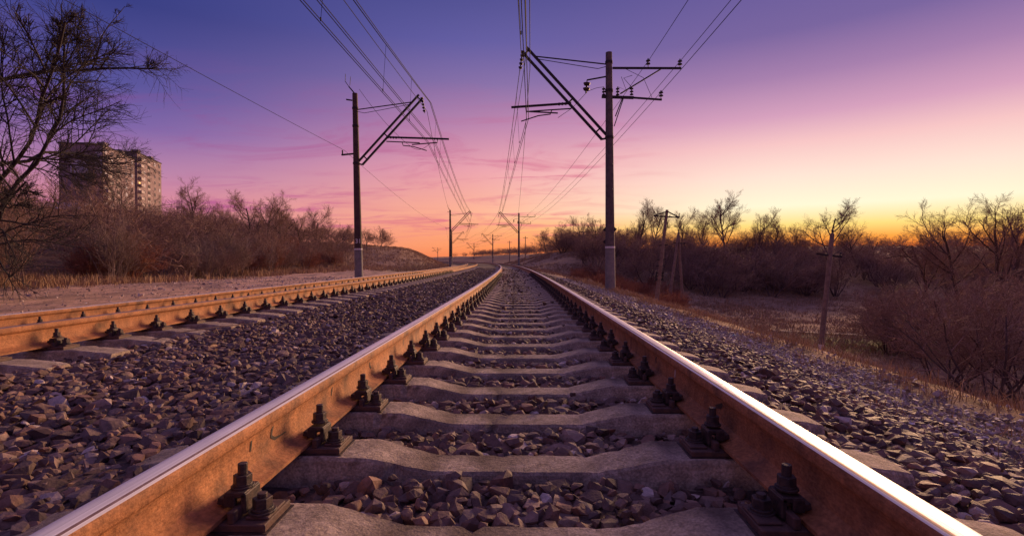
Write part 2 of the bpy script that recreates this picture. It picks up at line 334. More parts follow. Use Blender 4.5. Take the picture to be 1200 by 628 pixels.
    return tag(obj('ground', me), kind='structure')
ground_o = ground()

def bed():
    s = np.unique(np.concatenate([np.arange(-6, 40, .4), 40 * (420 / 40) ** np.linspace(0, 1, 70)])); o = np.unique(np.concatenate([BT[:, 0], np.arange(-6.9, 3.2, .25)]))
    S, O = np.meshgrid(s, o, indexing='ij'); far = sstep(14, 60, S)
    Z = ballast_top(O) - .035 + .03 * far + (fbm(S * 2, O * 2, 61) - .44) * .03
    t = S * K; V = np.stack([(RAD + O) * np.cos(t) - RAD, (RAD + O) * np.sin(t), Z], -1).reshape(-1, 3); n = len(o)
    i = np.arange(len(s) - 1)[:, None] * n + np.arange(n - 1)[None]
    F = np.stack([i, i + 1, i + n + 1, i + n], -1).reshape(-1, 4)[:, ::-1]
    return tag(obj('ballast_bed', mesh_np('ballast_bed', V, F, M['bed'], True)), kind='structure')
bed_o = bed()

def path_strip():
    pts = [(16.5, 37.2), (20, 36.6), (24, 35.6), (28, 34.2), (33, 32.2), (40, 29.5)]; v = []; f = []
    for (x, y) in pts:
        for k in (-.35, .35): v.append((x, y + k, ground_at(x, y + k) + .05))
    for i in range(len(pts) - 1): f.append((2 * i, 2 * i + 2, 2 * i + 3, 2 * i + 1))
    m = MB().add(v, f); return tag(m.build('field_path', M['path']), kind='structure')
path_strip()

# ------------------------------------------------------------------ tracks
CANT = math.atan(.08 / 1.594); D2Z = -.02
SP, Y0 = .515, 1.318
RAILC = .7975
def rail_mesh(center, side, cant, z0, top='shine'):
    # profile: (across, up, material of the face that starts here); gauge side is +x for side<0
    g = -side
    prof = [(-.075, -.180, 0), (.075, -.180, 0), (.075, -.169, 0), (.030, -.156, 0), (.013, -.140, 0), (.0085, -.105, 0), (.0085, -.075, 0), (.014, -.055, 0), (.034, -.043, 0), (.0375, -.036, 0), (.0375, -.013, 1),
            (.0345, -.006, 2), (.028, -.0025, 3), (.021, -.001, 2), (.012, 0, 2), (0, .0005, 2), (-.012, 0, 2), (-.026, -.002, 2), (-.0345, -.007, 0), (-.0375, -.013, 0), (-.0375, -.036, 0), (-.034, -.043, 0), (-.014, -.055, 0), (-.0085, -.075, 0), (-.0085, -.105, 0), (-.013, -.140, 0), (-.030, -.156, 0), (-.075, -.169, 0)]
    ss = np.unique(np.concatenate([np.arange(-5, 30, .5), 30 * (400 / 30) ** np.linspace(0, 1, 60)]))
    n = len(prof); v = []; f = []; mi = []
    c, s_ = math.cos(cant), math.sin(cant)
    for s in ss:
        for (a, b, _) in prof:
            o = side * RAILC + a * g
            q = P(s, center + o * c - b * s_, z0 + o * s_ + b * c); v.append(q)
    for i in range(len(ss) - 1):
        for k in range(n):
            q = (i * n + k, i * n + (k + 1) % n, (i + 1) * n + (k + 1) % n, (i + 1) * n + k); f.append(q if g > 0 else q[::-1]); mi.append(prof[k][2])
    m = bpy.data.meshes.new('rail'); m.from_pydata(v, [], f); m.update()
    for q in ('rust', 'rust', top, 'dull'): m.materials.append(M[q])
    m.polygons.foreach_set('material_index', mi); m.polygons.foreach_set('use_smooth', [True] * len(f)); m.set_sharp_from_angle(angle=R_(38))
    return m
for c_, sd, ct, z_, lab in ((0, -1, 0, 0, 'rusty rail with bright worn head, left rail of the nearest track'), (0, 1, 0, 0, 'rail with bright cream head and dark web, right rail of the nearest track'),
                            (D2, 1, CANT, D2Z, 'orange lit rusty rail of the left track, the one nearer the camera'), (D2, -1, CANT, D2Z, 'brown rail of the left track, farther one beside the dirt shelf')):
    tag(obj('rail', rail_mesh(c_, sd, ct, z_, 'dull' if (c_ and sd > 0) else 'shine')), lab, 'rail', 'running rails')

def web_mark(rail, side, pts, w, material, name):
    """a stain on the inner web of a nearest-track rail: pts are (distance along, height below the rail top)"""
    x = side * RAILC - side * .0102; v = []; f = []
    for i, (s, z) in enumerate(pts):
        a = pts[max(i - 1, 0)]; b = pts[min(i + 1, len(pts) - 1)]; dy, dz = b[0] - a[0], b[1] - a[1]; L = math.hypot(dy, dz) or 1; ww = w * (.35 + .65 * math.sin(math.pi * (i + .5) / len(pts)))
        for q in (-1, 1): v.append(P(s - dz / L * ww * q / 2, x, z + dy / L * ww * q / 2))
    for i in range(len(pts) - 1): f.append((2 * i, 2 * i + 2, 2 * i + 3, 2 * i + 1))
    MB().add(v, f).build(name, material, rail)
RA = [o for o in COL.objects if o.name.startswith('rail')]; LR = next(o for o in RA if 'left rail of the nearest' in o['label']); RR = next(o for o in RA if 'right rail of the nearest' in o['label'])
M['grease'] = mat('dried_grease', (.022, .015, .014), (.05, .03, .022), 60, .6)
web_mark(LR, -1, [(1.66, -.060), (1.645, -.08), (1.64, -.098), (1.66, -.112), (1.70, -.118), (1.74, -.117)], .012, M['grease'], 'grease_mark')
web_mark(LR, -1, [(1.52, -.062), (1.517, -.082), (1.513, -.10)], .009, M['grease'], 'grease_mark')
web_mark(LR, -1, [(2.18, -.065), (2.17, -.085), (2.165, -.104)], .010, M['grease'], 'grease_mark')
web_mark(LR, -1, [(2.72, -.062), (2.72, -.09), (2.74, -.108)], .016, M['grease'], 'grease_mark')
web_mark(LR, -1, [(3.5, -.060), (3.49, -.085), (3.5, -.108)], .016, M['grease'], 'grease_mark')
web_mark(RR, 1, [(2.55, -.062), (2.552, -.085), (2.556, -.108)], .012, M['white'], 'paint_mark')
web_mark(RR, 1, [(1.95, -.07), (1.97, -.085), (2.02, -.10)], .02, M['grease'], 'grease_mark')
web_mark(RR, 1, [(2.9, -.065), (2.92, -.09), (2.91, -.108)], .02, M['grease'], 'grease_mark')
def sleeper_mesh(seed):
    r = np.random.default_rng(seed)
    xs = np.concatenate([[-1.35, -1.33], np.linspace(-1.28, 1.28, 84), [1.33, 1.35]])
    ax = np.abs(xs)
    top = np.interp(ax, [0, .29, .51, .54, 1.06, 1.30, 1.35], [-.256, -.256, -.205, -.205, -.205, -.238, -.25])
    hw = np.interp(ax, [0, .3, .5, 1.05, 1.3, 1.35], [.080, .080, .096, .096, .092, .085])
    v = []; f = []
    for x, t, w in zip(xs, top, hw):
        j = lambda a: float(r.normal(0, a)); cf = float(r.exponential(.008)) if r.random() < .16 else 0.0; cb = float(r.exponential(.008)) if r.random() < .16 else 0.0
        v += [(x, -w - .040, -.46), (x, -w - .016 + j(.0015), t - .055), (x, -w - .004 + j(.001) + cf, t - .010 - cf), (x, -w + .005 + j(.001) + cf, t + j(.0006) - cf * .4), (x, j(.01), t + .001 + j(.0010)), (x, w - .005 + j(.001) - cb, t + j(.0006) - cb * .4), (x, w + .004 + j(.001) - cb, t - .010 - cb), (x, w + .016 + j(.0015), t - .055), (x, w + .040, -.46)]
    n = 9
    for i in range(len(xs) - 1):
        for k in range(n - 1): f.append((i * n + k, (i + 1) * n + k, (i + 1) * n + k + 1, i * n + k + 1))
    f.append(tuple(range(n))); f.append(tuple((len(xs) - 1) * n + k for k in range(n - 1, -1, -1)))
    mb = MB().add(v, f); m = mb.mesh('concrete_body', M['concrete'], True); m.set_sharp_from_angle(angle=R_(14)); return m
SLEEP = [sleeper_mesh(k) for k in range(4)]
def hexa(mb, x, y, z, r, h, n=6):
    vs = [(x + r * math.cos(2 * math.pi * k / n + .3), y + r * math.sin(2 * math.pi * k / n + .3), z + q) for q in (0, h) for k in range(n)]
    mb.add(vs, [tuple(range(n - 1, -1, -1)), tuple(range(n, 2 * n))] + [(k, (k + 1) % n, n + (k + 1) % n, n + k) for k in range(n)])
PLATE = MB()
PLATE.box((0, 0, -.193), (.375, .142, .020)).box((.100, 0, -.168), (.018, .138, .030)).box((-.100, 0, -.168), (.018, .138, .030)).box((.155, 0, -.179), (.060, .095, .008)).box((-.155, 0, -.179), (.060, .095, .008))
PLATE = PLATE.mesh('base_plate', M['iron_rust'], bevel=.0025)
PAD = MB().box((0, 0, -.2045), (.39, .155, .006)).mesh('rubber_pad', M['iron'])
CLIP = MB()
CLIP.box((.060, 0, -.147), (.034, .07, .018), rot=(0, R_(12), 0)).box((.090, 0, -.128), (.052, .074, .014)).box((.112, 0, -.150), (.014, .074, .05)).box((.076, .032, -.142), (.03, .012, .034)).box((.076, -.032, -.142), (.03, .012, .034))
CLIP = CLIP.mesh('rail_clip', M['iron'], bevel=.002)
CB = MB(); hexa(CB, .090, 0, -.121, .029, .007, 14); hexa(CB, .090, 0, -.115, .024, .006, 14); hexa(CB, .090, 0, -.110, .0235, .024); hexa(CB, .090, 0, -.087, .0125, .030, 10); CB = CB.mesh('clip_bolt', M['iron'], bevel=.0012)
AB = MB(); hexa(AB, .150, -.010, -.175, .034, .006, 14); hexa(AB, .150, -.010, -.170, .028, .008, 14); hexa(AB, .150, -.010, -.163, .0245, .026); hexa(AB, .150, -.010, -.138, .0125, .012, 10); AB = AB.mesh('anchor_bolt', M['iron'], bevel=.0012)
def sleeper(s, center, cant, z0, k, label, group, parts=True):
    p = P(s, center, z0)
    r = empty('concrete_sleeper', p, (0, -cant, s * K), label, 'sleeper', group)
    obj('concrete_body', SLEEP[k % 4], r)
    if parts:
        for sd in (-1, 1):
            pl = obj('base_plate', PLATE, r, (sd * RAILC, 0, 0)); obj('rubber_pad', PAD, pl)
            for q in (0, 1):
                rot = (0, 0, math.pi * q)
                cl = obj('rail_clip', CLIP, pl, rot=rot); b = obj('clip_bolt', CB, pl, rot=rot); an = obj('anchor_bolt', AB, pl, rot=rot)
                cl.location.y = random.uniform(-.010, .010); b.location = (0, cl.location.y, random.uniform(-.006, .008)); an.location = (random.uniform(-.004, .004), random.uniform(-.008, .008), random.uniform(-.003, .004))
                b.rotation_euler[2] += random.uniform(-.06, .06)
    return r
ORD = ['first', 'second', 'third', 'fourth', 'fifth', 'sixth', 'seventh', 'eighth', 'ninth', 'tenth', 'eleventh', 'twelfth']
GM, GL = 'sleepers of the nearest track', 'sleepers of the left track'
for n in range(-2, 112):
    s = Y0 + SP * n; pr = s < 24
    if n < 0: lab = 'concrete sleeper of the nearest track lying below the picture edge'
    elif n == 0: lab = 'concrete sleeper nearest the camera, cut by the lower picture edge'
    elif n < 12: lab = '%s concrete sleeper from the lower picture edge between the nearest rails' % ORD[n]
    elif pr: lab = 'distant concrete sleeper with iron fastenings between the nearest rails'
    else: lab = 'far concrete sleeper where the nearest track begins to bend'
    sleeper(s, 0, 0, 0, n * 7 + n // 3, lab, GM, pr)
vis = 0
for n in range(0, 108):
    s = 1.05 + SP * n + .1; pr = s < 28
    u = 600 + FPX * ((P(s, D2 + 1.2).x - CAM_X) + s * YAW) / s
    if u > 0 and vis < 8:
        lab = '%s sleeper end from the left picture edge under the left track' % ORD[vis]; vis += 1
    elif u <= 0: lab = 'sleeper of the left track lying left of the picture edge'
    elif pr: lab = 'distant sleeper end with dark bolts beside the left track rail'
    else: lab = 'far sleeper of the left track near the bend'
    sleeper(s, D2, CANT, D2Z, n * 5 + n // 4, lab, GL, pr)

# ------------------------------------------------------------------ stones
def rock(nv, seed, flat=.62):
    r = np.random.default_rng(seed); p = r.normal(size=(nv, 3)); p /= (np.abs(p) ** 3.2).sum(1)[:, None] ** (1 / 3.2)
    p *= r.uniform(.84, 1.0, (nv, 1)) * .9; p *= np.array([1, r.uniform(.62, .85), r.uniform(flat - .12, flat + .12)]) * .5
    b = bmesh.new()
    for q in p: b.verts.new(q)
    h = bmesh.ops.convex_hull(b, input=b.verts[:])
    bmesh.ops.delete(b, geom=[e for e in h['geom_interior'] if isinstance(e, bmesh.types.BMVert)], context='VERTS')
    bmesh.ops.triangulate(b, faces=b.faces[:]); bmesh.ops.recalc_face_normals(b, faces=b.faces[:])
    b.verts.index_update(); V = np.array([v.co[:] for v in b.verts]); F = np.array([[v.index for v in f.verts] for f in b.faces]); b.free()
    return V, F
RK = {0: [rock(17, k, .58) for k in range(18)], 1: [rock(11, 50 + k, .58) for k in range(10)], 2: [rock(7, 90 + k) for k in range(8)]}
def rots(n, tilt):
    """random spin then a tilt about a random level axis"""
    a = rng.uniform(0, 2 * np.pi, n); t = rng.normal(0, tilt, n); b = rng.uniform(0, 2 * np.pi, n)
    ca, sa, ct, st, cb, sb = np.cos(a), np.sin(a), np.cos(t), np.sin(t), np.cos(b), np.sin(b); z = np.zeros(n); o = np.ones(n)
    def Z(c, s): return np.stack([np.stack([c, -s, z], -1), np.stack([s, c, z], -1), np.stack([z, z, o], -1)], -2)
    X = np.stack([np.stack([o, z, z], -1), np.stack([z, ct, -st], -1), np.stack([z, st, ct], -1)], -2)
    return Z(cb, sb) @ X @ Z(ca, sa)
def scatter(pos, size, lod, tilt, name, material, parent=None):
    n = len(pos); Rm = rots(n, tilt); which = rng.integers(0, len(RK[lod]), n); VV = []; FF = []; base = 0
    for k, (V, F) in enumerate(RK[lod]):
        id = np.where(which == k)[0]
        if not len(id): continue
        v = np.einsum('nij,vj->nvi', Rm[id], V) * size[id, None, None] + pos[id][:, None, :]
        f = F[None] + (np.arange(len(id)) * len(V))[:, None, None] + base
        VV.append(v.reshape(-1, 3)); FF.append(f.reshape(-1, 3)); base += len(id) * len(V)
    return obj(name, mesh_np(name, np.concatenate(VV), np.concatenate(FF), material), parent)
def jit(s0, s1, o0, o1, sp):
    s = np.arange(s0, s1, sp); o = np.arange(o0, o1, sp); S, O = np.meshgrid(s, o); S = S.ravel() + rng.uniform(-.5, .5, S.size) * sp; O = O.ravel() + rng.uniform(-.5, .5, O.size) * sp
    return S, O
def keep(S, O):
    """no stones inside sleepers or rails"""
    ok = np.ones(len(S), bool)
    for c, y0, dz in ((0, Y0, 0), (D2, 1.15, 0)):
        d = O - c; ad = np.abs(d); lim = np.where((d > 0) & (c == 0), 1.37, np.where(c != 0, 1.30, 1.15)); ph = (S - y0) / SP; fr = np.abs(ph - np.round(ph)) * SP
        top_w = np.where(ad < 1.1, .108, .105)
        ok &= ~((fr < top_w) & (ad < lim))
        ok &= ~((np.abs(ad - RAILC) < .055) & (fr < .2))
    return ok
def world_pos(S, O, Z): t = S * K; return np.stack([(RAD + O) * np.cos(t) - RAD, (RAD + O) * np.sin(t), Z], -1)
POS = []; SIZ = []; LOD = []
for (s0, s1, sp, lod, ms, lay) in ((.6, 6, .047, 0, .081, 2), (6, 15, .056, 1, .084, 1), (15, 48, .10, 2, .13, 1)):
    for l in range(lay):
        S, O = jit(s0, s1, -6.6, 2.9, sp); k = keep(S, O) & ((O > -3.9) | (S > 5)); S, O = S[k], O[k]
        sz = ms * np.exp(rng.normal(0, .36, len(S))); sz = np.clip(sz, ms * .35, ms * 1.9)
        d1 = np.abs(np.abs(O) - RAILC); d2 = np.abs(np.abs(O - D2) - RAILC); near = np.minimum(d1, d2) < .12
        sz = np.where(near, np.minimum(sz, .06), sz)
        Z = ballast_top(O) + rng.normal(0, .010, len(S)) + (fbm(S * 1.7, O * 1.7, 71) - .44) * .05 - sz * .30 - (.016 if (l == 0 and lay == 2) else 0)
        Z = np.where(near, np.minimum(Z, -.205 - .5 * sz), Z)
        POS.append(world_pos(S, O, Z)); SIZ.append(sz); LOD.append(np.full(len(S), lod))
POS = np.concatenate(POS); SIZ = np.concatenate(SIZ); LOD = np.concatenate(LOD)
NB = len(POS)
# a few stones lying on sleepers
ex = []
for (s, o, z, q) in ((1.318 + .515 * 2 + .09, -.02, -.236, .045), (1.318 + .515 * 2 + .12, .13, -.225, .075), (1.318 + .515 * 5 + .02, .05, -.236, .05), (Y0 + SP * 7, -.1, -.236, .05), (Y0 + SP * 10, .12, -.236, .05), (Y0 + SP * 8, -.2, -.236, .06), (Y0 + SP * 6, .2, -.236, .04)):
    ex.append((P(s, o, z)[:], q))
POS = np.concatenate([POS, np.array([e[0] for e in ex])]); SIZ = np.concatenate([SIZ, np.array([e[1] for e in ex])]); LOD = np.concatenate([LOD, np.zeros(len(ex), int)])
S, O = jit(3.2, 40, -.62, .62, .075); k = rng.random(len(S)) < .02 + .30 * sstep(5, 16, S) * sstep(.36, .56, fbm(S * 1.3, O * 2.2, 75)); k &= ~keep(S, O); S, O = S[k], O[k]
sz = .055 * np.exp(rng.normal(0, .25, len(S))) * (1 + S / 40); Z = np.interp(np.abs(O), [0, .28, .5, .56], [-.256, -.254, -.208, -.205]) + sz * .24
POS = np.concatenate([POS, world_pos(S, O, Z)]); SIZ = np.concatenate([SIZ, sz]); LOD = np.concatenate([LOD, np.full(len(S), 1)])
# the 300 that show largest become stones of their own
l_ = (POS[:, 0] - CAM_X) * math.cos(YAW) + POS[:, 1] * math.sin(YAW); d_ = POS[:, 1] * math.cos(YAW) - (POS[:, 0] - CAM_X) * math.sin(YAW)
U = 600 + FPX * l_ / np.maximum(d_, .1); Vv = HORIZON + FPX * (CAM_H - POS[:, 2]) / np.maximum(d_, .1)
S_, O_ = so(POS[:, 0], POS[:, 1]); hid = (O_ < -.6) & (U > 22 + (628 - Vv) * 1.82 - 8); hid |= (O_ > .6) & (U < 1164 - (628 - Vv) * 1.70 + 8)
hid |= (np.abs(O_) < .72) & (np.abs(O_) > .55)
score = np.where((d_ > .8) & (U > 5) & (U < 1195) & (Vv < 622) & ~hid, SIZ / np.maximum(d_, .3), 0)
score[NB:NB + len(ex)] += 1
pick = np.argsort(-score)[:300]; mask = np.ones(len(POS), bool); mask[pick] = False
ROCKM = [mesh_np('stone', V, F, M['stone']) for V, F in RK[0]]
Rp = rots(300, .55)
for q, i in enumerate(pick):
    o = obj('stone', ROCKM[q % len(ROCKM)], bed_o); o.location = POS[i]; o.scale = (SIZ[i],) * 3; o.rotation_euler = Matrix(Rp[q].tolist()).to_euler()
near_m = mask & (LOD == 0)
for lod in (0, 1, 2):
    k = mask & (LOD == lod)
    tag(scatter(POS[k], SIZ[k], lod, .5, 'loose_ballast', M['stone'], bed_o), kind='stuff')
S, O = jit(.8, 9, 2.35, 4.0, .034); k = rng.random(len(S)) < sstep(2.3, 2.9, O) * (1 - .85 * sstep(3.3, 3.9, O + (fbm(S * 1.3, O * 1.3, 77) - .44))); S, O = S[k], O[k]
S2, O2 = jit(9, 34, 2.5, 3.7, .07); S = np.r_[S, S2]; O = np.r_[O, O2]
sz = np.where(S < 9, .042, .075) * np.exp(rng.normal(0, .3, len(S)))
Z = np.maximum(terrain(S, O), np.where(O < 3.1, ballast_top(O) - .03, -9)) + sz * .12 + .01
tag(scatter(world_pos(S, O, Z), sz, 2, .5, 'gravel_shoulder', M['gravel']), 'pale grey fine gravel along the right edge of the ballast', 'gravel', kind='stuff')
# small pebbles over the dirt shelf on the left
S = rng.uniform(4, 34, 5000); O = -rng.uniform(6.7, 18, 5000); sz = .035 * np.exp(rng.normal(0, .45, 5000)) * (1 + S / 30)
tag(scatter(world_pos(S, O, terrain(S, O) + sz * .1), sz, 2, .4, 'shelf_pebble', M['gravel']), 'scattered pebbles on the dirt shelf left of the tracks', 'pebbles', kind='stuff')

# ------------------------------------------------------------------ grass
def blades(S, O, h, w, lean, name, material, label, cat, z=None):
    n = len(S); b = world_pos(S, O, terrain(S, O) - .02 if z is None else z); a = rng.uniform(0, 2 * np.pi, n); l = rng.normal(0, lean, n); d = rng.uniform(0, 2 * np.pi, n)
    side = np.stack([np.cos(a), np.sin(a), 0 * a], -1) * w[:, None] / 2; mid = b + np.stack([np.cos(d) * l * h * .35, np.sin(d) * l * h * .35, h * .6], -1); tip = b + np.stack([np.cos(d) * l * h, np.sin(d) * l * h, h * .95], -1)
    V = np.stack([b - side, b + side, mid + side * .7, mid - side * .7, tip], 1).reshape(-1, 3); i = np.arange(n) * 5
    F = np.concatenate([np.stack([i, i + 1, i + 2], -1), np.stack([i, i + 2, i + 3], -1), np.stack([i + 3, i + 2, i + 4], -1)])
    return tag(obj(name, mesh_np(name, V, F, material)), label, cat, kind='stuff')
def tufts(s0, s1, o0, o1, nt, per, spread, h, prob=None):
    S = rng.uniform(s0, s1, nt); O = rng.uniform(o0, o1, nt)
    if prob is not None: k = rng.random(nt) < prob(S, O); S, O = S[k], O[k]
    hh = rng.uniform(.6, 1.4, len(S)); S = np.repeat(S, per); O = np.repeat(O, per); hh = np.repeat(hh, per)
    n = len(S); return S + rng.normal(0, spread, n), O + rng.normal(0, spread, n), h * hh * rng.uniform(.5, 1.25, n)
def fringe():
    S, O, h = tufts(1.5, 34, 3.2, 8.0, 9500, 9, .06, .15, lambda s, o: np.clip(sstep(3.3, 4.0, o) * (1.25 - .8 * sstep(5, 8, o)) * (.25 + 1.6 * sstep(.38, .55, fbm(s * .8, o * .8, 81))), 0, 1))
    blades(S, O, h, rng.uniform(.004, .009, len(S)) * (1 + S / 25), .55, 'dry_grass', M['grass'], 'tan dry grass fringe at the edge of the right embankment', 'grass')
    S, O, h = tufts(2, 16, 2.2, 3.6, 160, 8, .05, .09)
    blades(S, O, h, rng.uniform(.003, .006, len(S)) * (1 + S / 25), .6, 'sparse_grass', M['grass'], 'sparse dry tufts poking through the gravel on the right', 'grass', terrain(S, O) * 0 + np.maximum(terrain(S, O), ballast_top(O) - .04))
    S, O, h = tufts(8, 75, 6, 50, 15000, 8, .18, .26, lambda s, o: .25 + .75 * sstep(.34, .52, fbm(s * .35, o * .25, 91)))
    blades(S, O, h, rng.uniform(.012, .028, len(S)) * (1 + S / 40), .7, 'field_grass', M['grass_d'], 'dull matted grass over the low field on the right', 'grass')
    S, O, h = tufts(20, 40, 12, 32, 3500, 8, .2, .15, lambda s, o: np.exp(-((o - 19) / 6) ** 2 - ((s - 30) / 4) ** 2))
    blades(S, O, h, rng.uniform(.012, .025, len(S)), .7, 'green_grass', M['grass_g'], 'patch of green grass in the field beside the path', 'grass')
    S, O, h = tufts(14, 62, -22, -14, 4200, 9, .12, .34, lambda s, o: sstep(14.5, 17.5, -o) * sstep(.34, .5, fbm(s * .4, o * .4, 95)))
    blades(S, O, h, rng.uniform(.010, .02, len(S)) * (1 + S / 40), .55, 'tall_dry_grass', M['grass_d'], 'tall dry grass along the foot of the left thicket', 'grass')
    S, O, h = tufts(52, 130, -26, -8.8, 4000, 7, .2, .3)
    blades(S, O, h, rng.uniform(.03, .06, len(S)), .7, 'mound_grass', M['grass_d'], 'rough grass over the mound left of the bend', 'grass')
    S, O, h = tufts(26, 150, 3.6, 30, 9000, 7, .2, .28, lambda s, o: sstep(.3, .5, fbm(s * .2, o * .3, 97)))
    blades(S, O, h, rng.uniform(.02, .05, len(S)) * (1 + S / 80), .7, 'slope_grass', M['grass_d'], 'rough brown grass over the right slope toward the bend', 'grass')
fringe()

# ------------------------------------------------------------------ bare trees and shrubs
def grow(seed, H, levels, trunk_r, limb_ang=50, gnarl=.12, stems=1, spread=.25, up=.10, first=.3, tip_r=.006, lean=None, droop=0.0, inside=None):
    """returns (level, p0, p1, r0, r1) segments of a bare tree"""
    r = random.Random(seed); out = []
    def branch(p, d, L, r0, lv):
        n = levels[lv]['seg']; r1 = max(tip_r * .6, r0 * (.35 if lv else .45)); pts = [(Vector(p), r0)]
        q = Vector(p); d = d.normalized()
        n0 = n
        for i in range(n):
            if inside and i and not inside(q): n = i; break
            d = (d + Vector((r.gauss(0, gnarl), r.gauss(0, gnarl), r.gauss(0, gnarl) + up - droop * (i / n) * (lv > 0)))).normalized()
            q = q + d * (L / n0); pts.append((q.copy(), r0 + (r1 - r0) * (i + 1) / n0))
            out.append((lv, pts[-2][0], pts[-1][0], pts[-2][1], pts[-1][1]))
        if lv + 1 < len(levels):
            nx = levels[lv + 1]; k = max(1, int(round(nx['n'] * r.uniform(.8, 1.2))))
            for j in range(k):
                f = (first if lv == 0 else .22) + (1 - (first if lv == 0 else .22)) * ((j + r.random()) / k); f = min(f, .999)
                i = min(int(f * n), n - 1); a, b = pts[i], pts[i + 1]; t = f * n - i; pos = a[0].lerp(b[0], t); rr = a[1] + (b[1] - a[1]) * t
                dd = (b[0] - a[0]).normalized(); ax = dd.orthogonal().normalized(); ax.rotate(Matrix.Rotation(r.uniform(0, 2 * math.pi), 3, dd))
                ang = R_((limb_ang if lv == 0 else 46) * r.uniform(.6, 1.25)); nd = dd.copy(); nd.rotate(Matrix.Rotation(ang, 3, ax))
                if lean is not None and lv == 0: nd = (nd + Vector(lean) * r.uniform(.2, .8)).normalized()
                branch(pos, nd, L * nx['len'] * r.uniform(.7, 1.25) * (1.15 - .45 * f), max(tip_r, min(rr * .75, r0 * nx['r'])), lv + 1)
    for k in range(stems):
        a = r.uniform(0, 2 * math.pi); d = Vector((math.cos(a) * spread * r.uniform(.3, 1.4), math.sin(a) * spread * r.uniform(.3, 1.4), 1)) if stems > 1 else Vector((r.gauss(0, .05), r.gauss(0, .05), 1))
        if lean is not None: d += Vector(lean) * .2
        branch((math.cos(a) * .12 * (stems > 1), math.sin(a) * .12 * (stems > 1), -.15), d, H * r.uniform(.75, 1.1) if stems > 1 else H, trunk_r * (r.uniform(.6, 1.1) if stems > 1 else 1), 0)
    return out
def seg_mesh(segs, n, name, material):
    p0 = np.array([s[1][:] for s in segs]); p1 = np.array([s[2][:] for s in segs]); r0 = np.array([s[3] for s in segs]); r1 = np.array([s[4] for s in segs])
    d = p1 - p0; d /= np.maximum(np.linalg.norm(d, axis=1), 1e-6)[:, None]; ref = np.where(np.abs(d[:, 2:3]) < .9, np.array([[0, 0, 1.]]), np.array([[1., 0, 0]]))
    a = np.cross(d, ref); a /= np.linalg.norm(a, axis=1)[:, None]; b = np.cross(a, d); t = np.arange(n) * 2 * np.pi / n
    ring = a[:, None] * np.cos(t)[None, :, None] + b[:, None] * np.sin(t)[None, :, None]
    p1 = p1 + d * r1[:, None] * .5
    V = np.concatenate([p0[:, None] + ring * r0[:, None, None], p1[:, None] + ring * r1[:, None, None]], 1).reshape(-1, 3)
    i = (np.arange(len(segs)) * 2 * n)[:, None]; k = np.arange(n)[None]; k2 = (k + 1) % n
    F = np.stack([i + k, i + k2, i + n + k2, i + n + k], -1).reshape(-1, 4); return mesh_np(name, V, F, material, True)
def leaf_mesh(segs, n, name, material, size=.05):
    r = np.random.default_rng(3); tw = [s for s in segs if s[0] >= 2]; id = r.integers(0, len(tw), n); p = np.array([(tw[i][1].lerp(tw[i][2], r.random()))[:] for i in id])
    a = r.normal(size=(n, 3)); a /= np.linalg.norm(a, axis=1)[:, None]; b = np.cross(a, r.normal(size=(n, 3))); b /= np.linalg.norm(b, axis=1)[:, None]; s = size * r.uniform(.5, 1.3, (n, 1))
    V = np.stack([p - a * s, p + b * s * .5, p + a * s, p - b * s * .5], 1).reshape(-1, 3); i = np.arange(n) * 4
    return mesh_np(name, V, np.stack([i, i + 1, i + 2, i + 3], -1), material)
def plant(segs, split, woody, twiggy, leaf=0):
    return (seg_mesh([s for s in segs if s[0] <= split], 6, 'stem', woody), seg_mesh([s for s in segs if s[0] > split], 3, 'twig', twiggy), leaf_mesh(segs, leaf, 'leaf', M['leaf']) if leaf else None)
TREE_L = [dict(seg=6), dict(n=9, len=.55, r=.5, seg=6), dict(n=8, len=.55, r=.45, seg=4), dict(n=8, len=.5, r=.45, seg=3), dict(n=6, len=.6, r=.6, seg=2)]
SHRUB_L = [dict(seg=5), dict(n=7, len=.5, r=.55, seg=4), dict(n=7, len=.5, r=.6, seg=3), dict(n=5, len=.5, r=.7, seg=2)]
trees = [plant(grow(100 + k, 6.0, TREE_L, .13, limb_ang=(48, 60, 38, 55, 66)[k], up=(.10, .05, .14, .06, .02)[k], first=(.30, .25, .2, .35, .3)[k], tip_r=.0058), 1, M['bark'], M['twig_r']) for k in range(5)]
shrub_l = [plant(grow(200 + k, (2.6, 2.4, 3.0, 2.4, 3.3, 2.0)[k], SHRUB_L, .03, stems=(9, 10, 6, 11, 4, 13)[k], spread=(.5, .75, .3, .9, .3, .6)[k], up=(.04, .04, .09, .03, .10, .05)[k], tip_r=.0055, droop=(.05, .16, .0, .2, .0, .1)[k]), 0, (M['twig_l'], M['bark'], M['twig_w'], M['twig_l'], M['twig_w'], M['red_weed'])[k], (M['twig_l'], M['twig_l'], M['twig_r'], M['twig_l'], M['twig_l'], M['red_weed'])[k], (0, 260, 0, 420, 0, 0)[k]) for k in range(6)]
shrub_w = [plant(grow(240 + k, 2.3, SHRUB_L[:3], .022, stems=14, spread=.3, up=.08, tip_r=.006), 0, M['twig_w'], M['twig_w']) for k in range(2)]
shrub_r = [plant(grow(260 + k, 3.2, SHRUB_L, .04, stems=9, spread=(.45, .7, .9)[k], up=.05, tip_r=.007, droop=.04), 0, M['bark'], M['twig_r']) for k in range(3)]
weed_r = [plant(grow(280 + k, 1.5, SHRUB_L[:3], .014, stems=16, spread=.45, up=.06, tip_r=.007), 0, M['red_weed'], M['red_weed']) for k in range(2)]
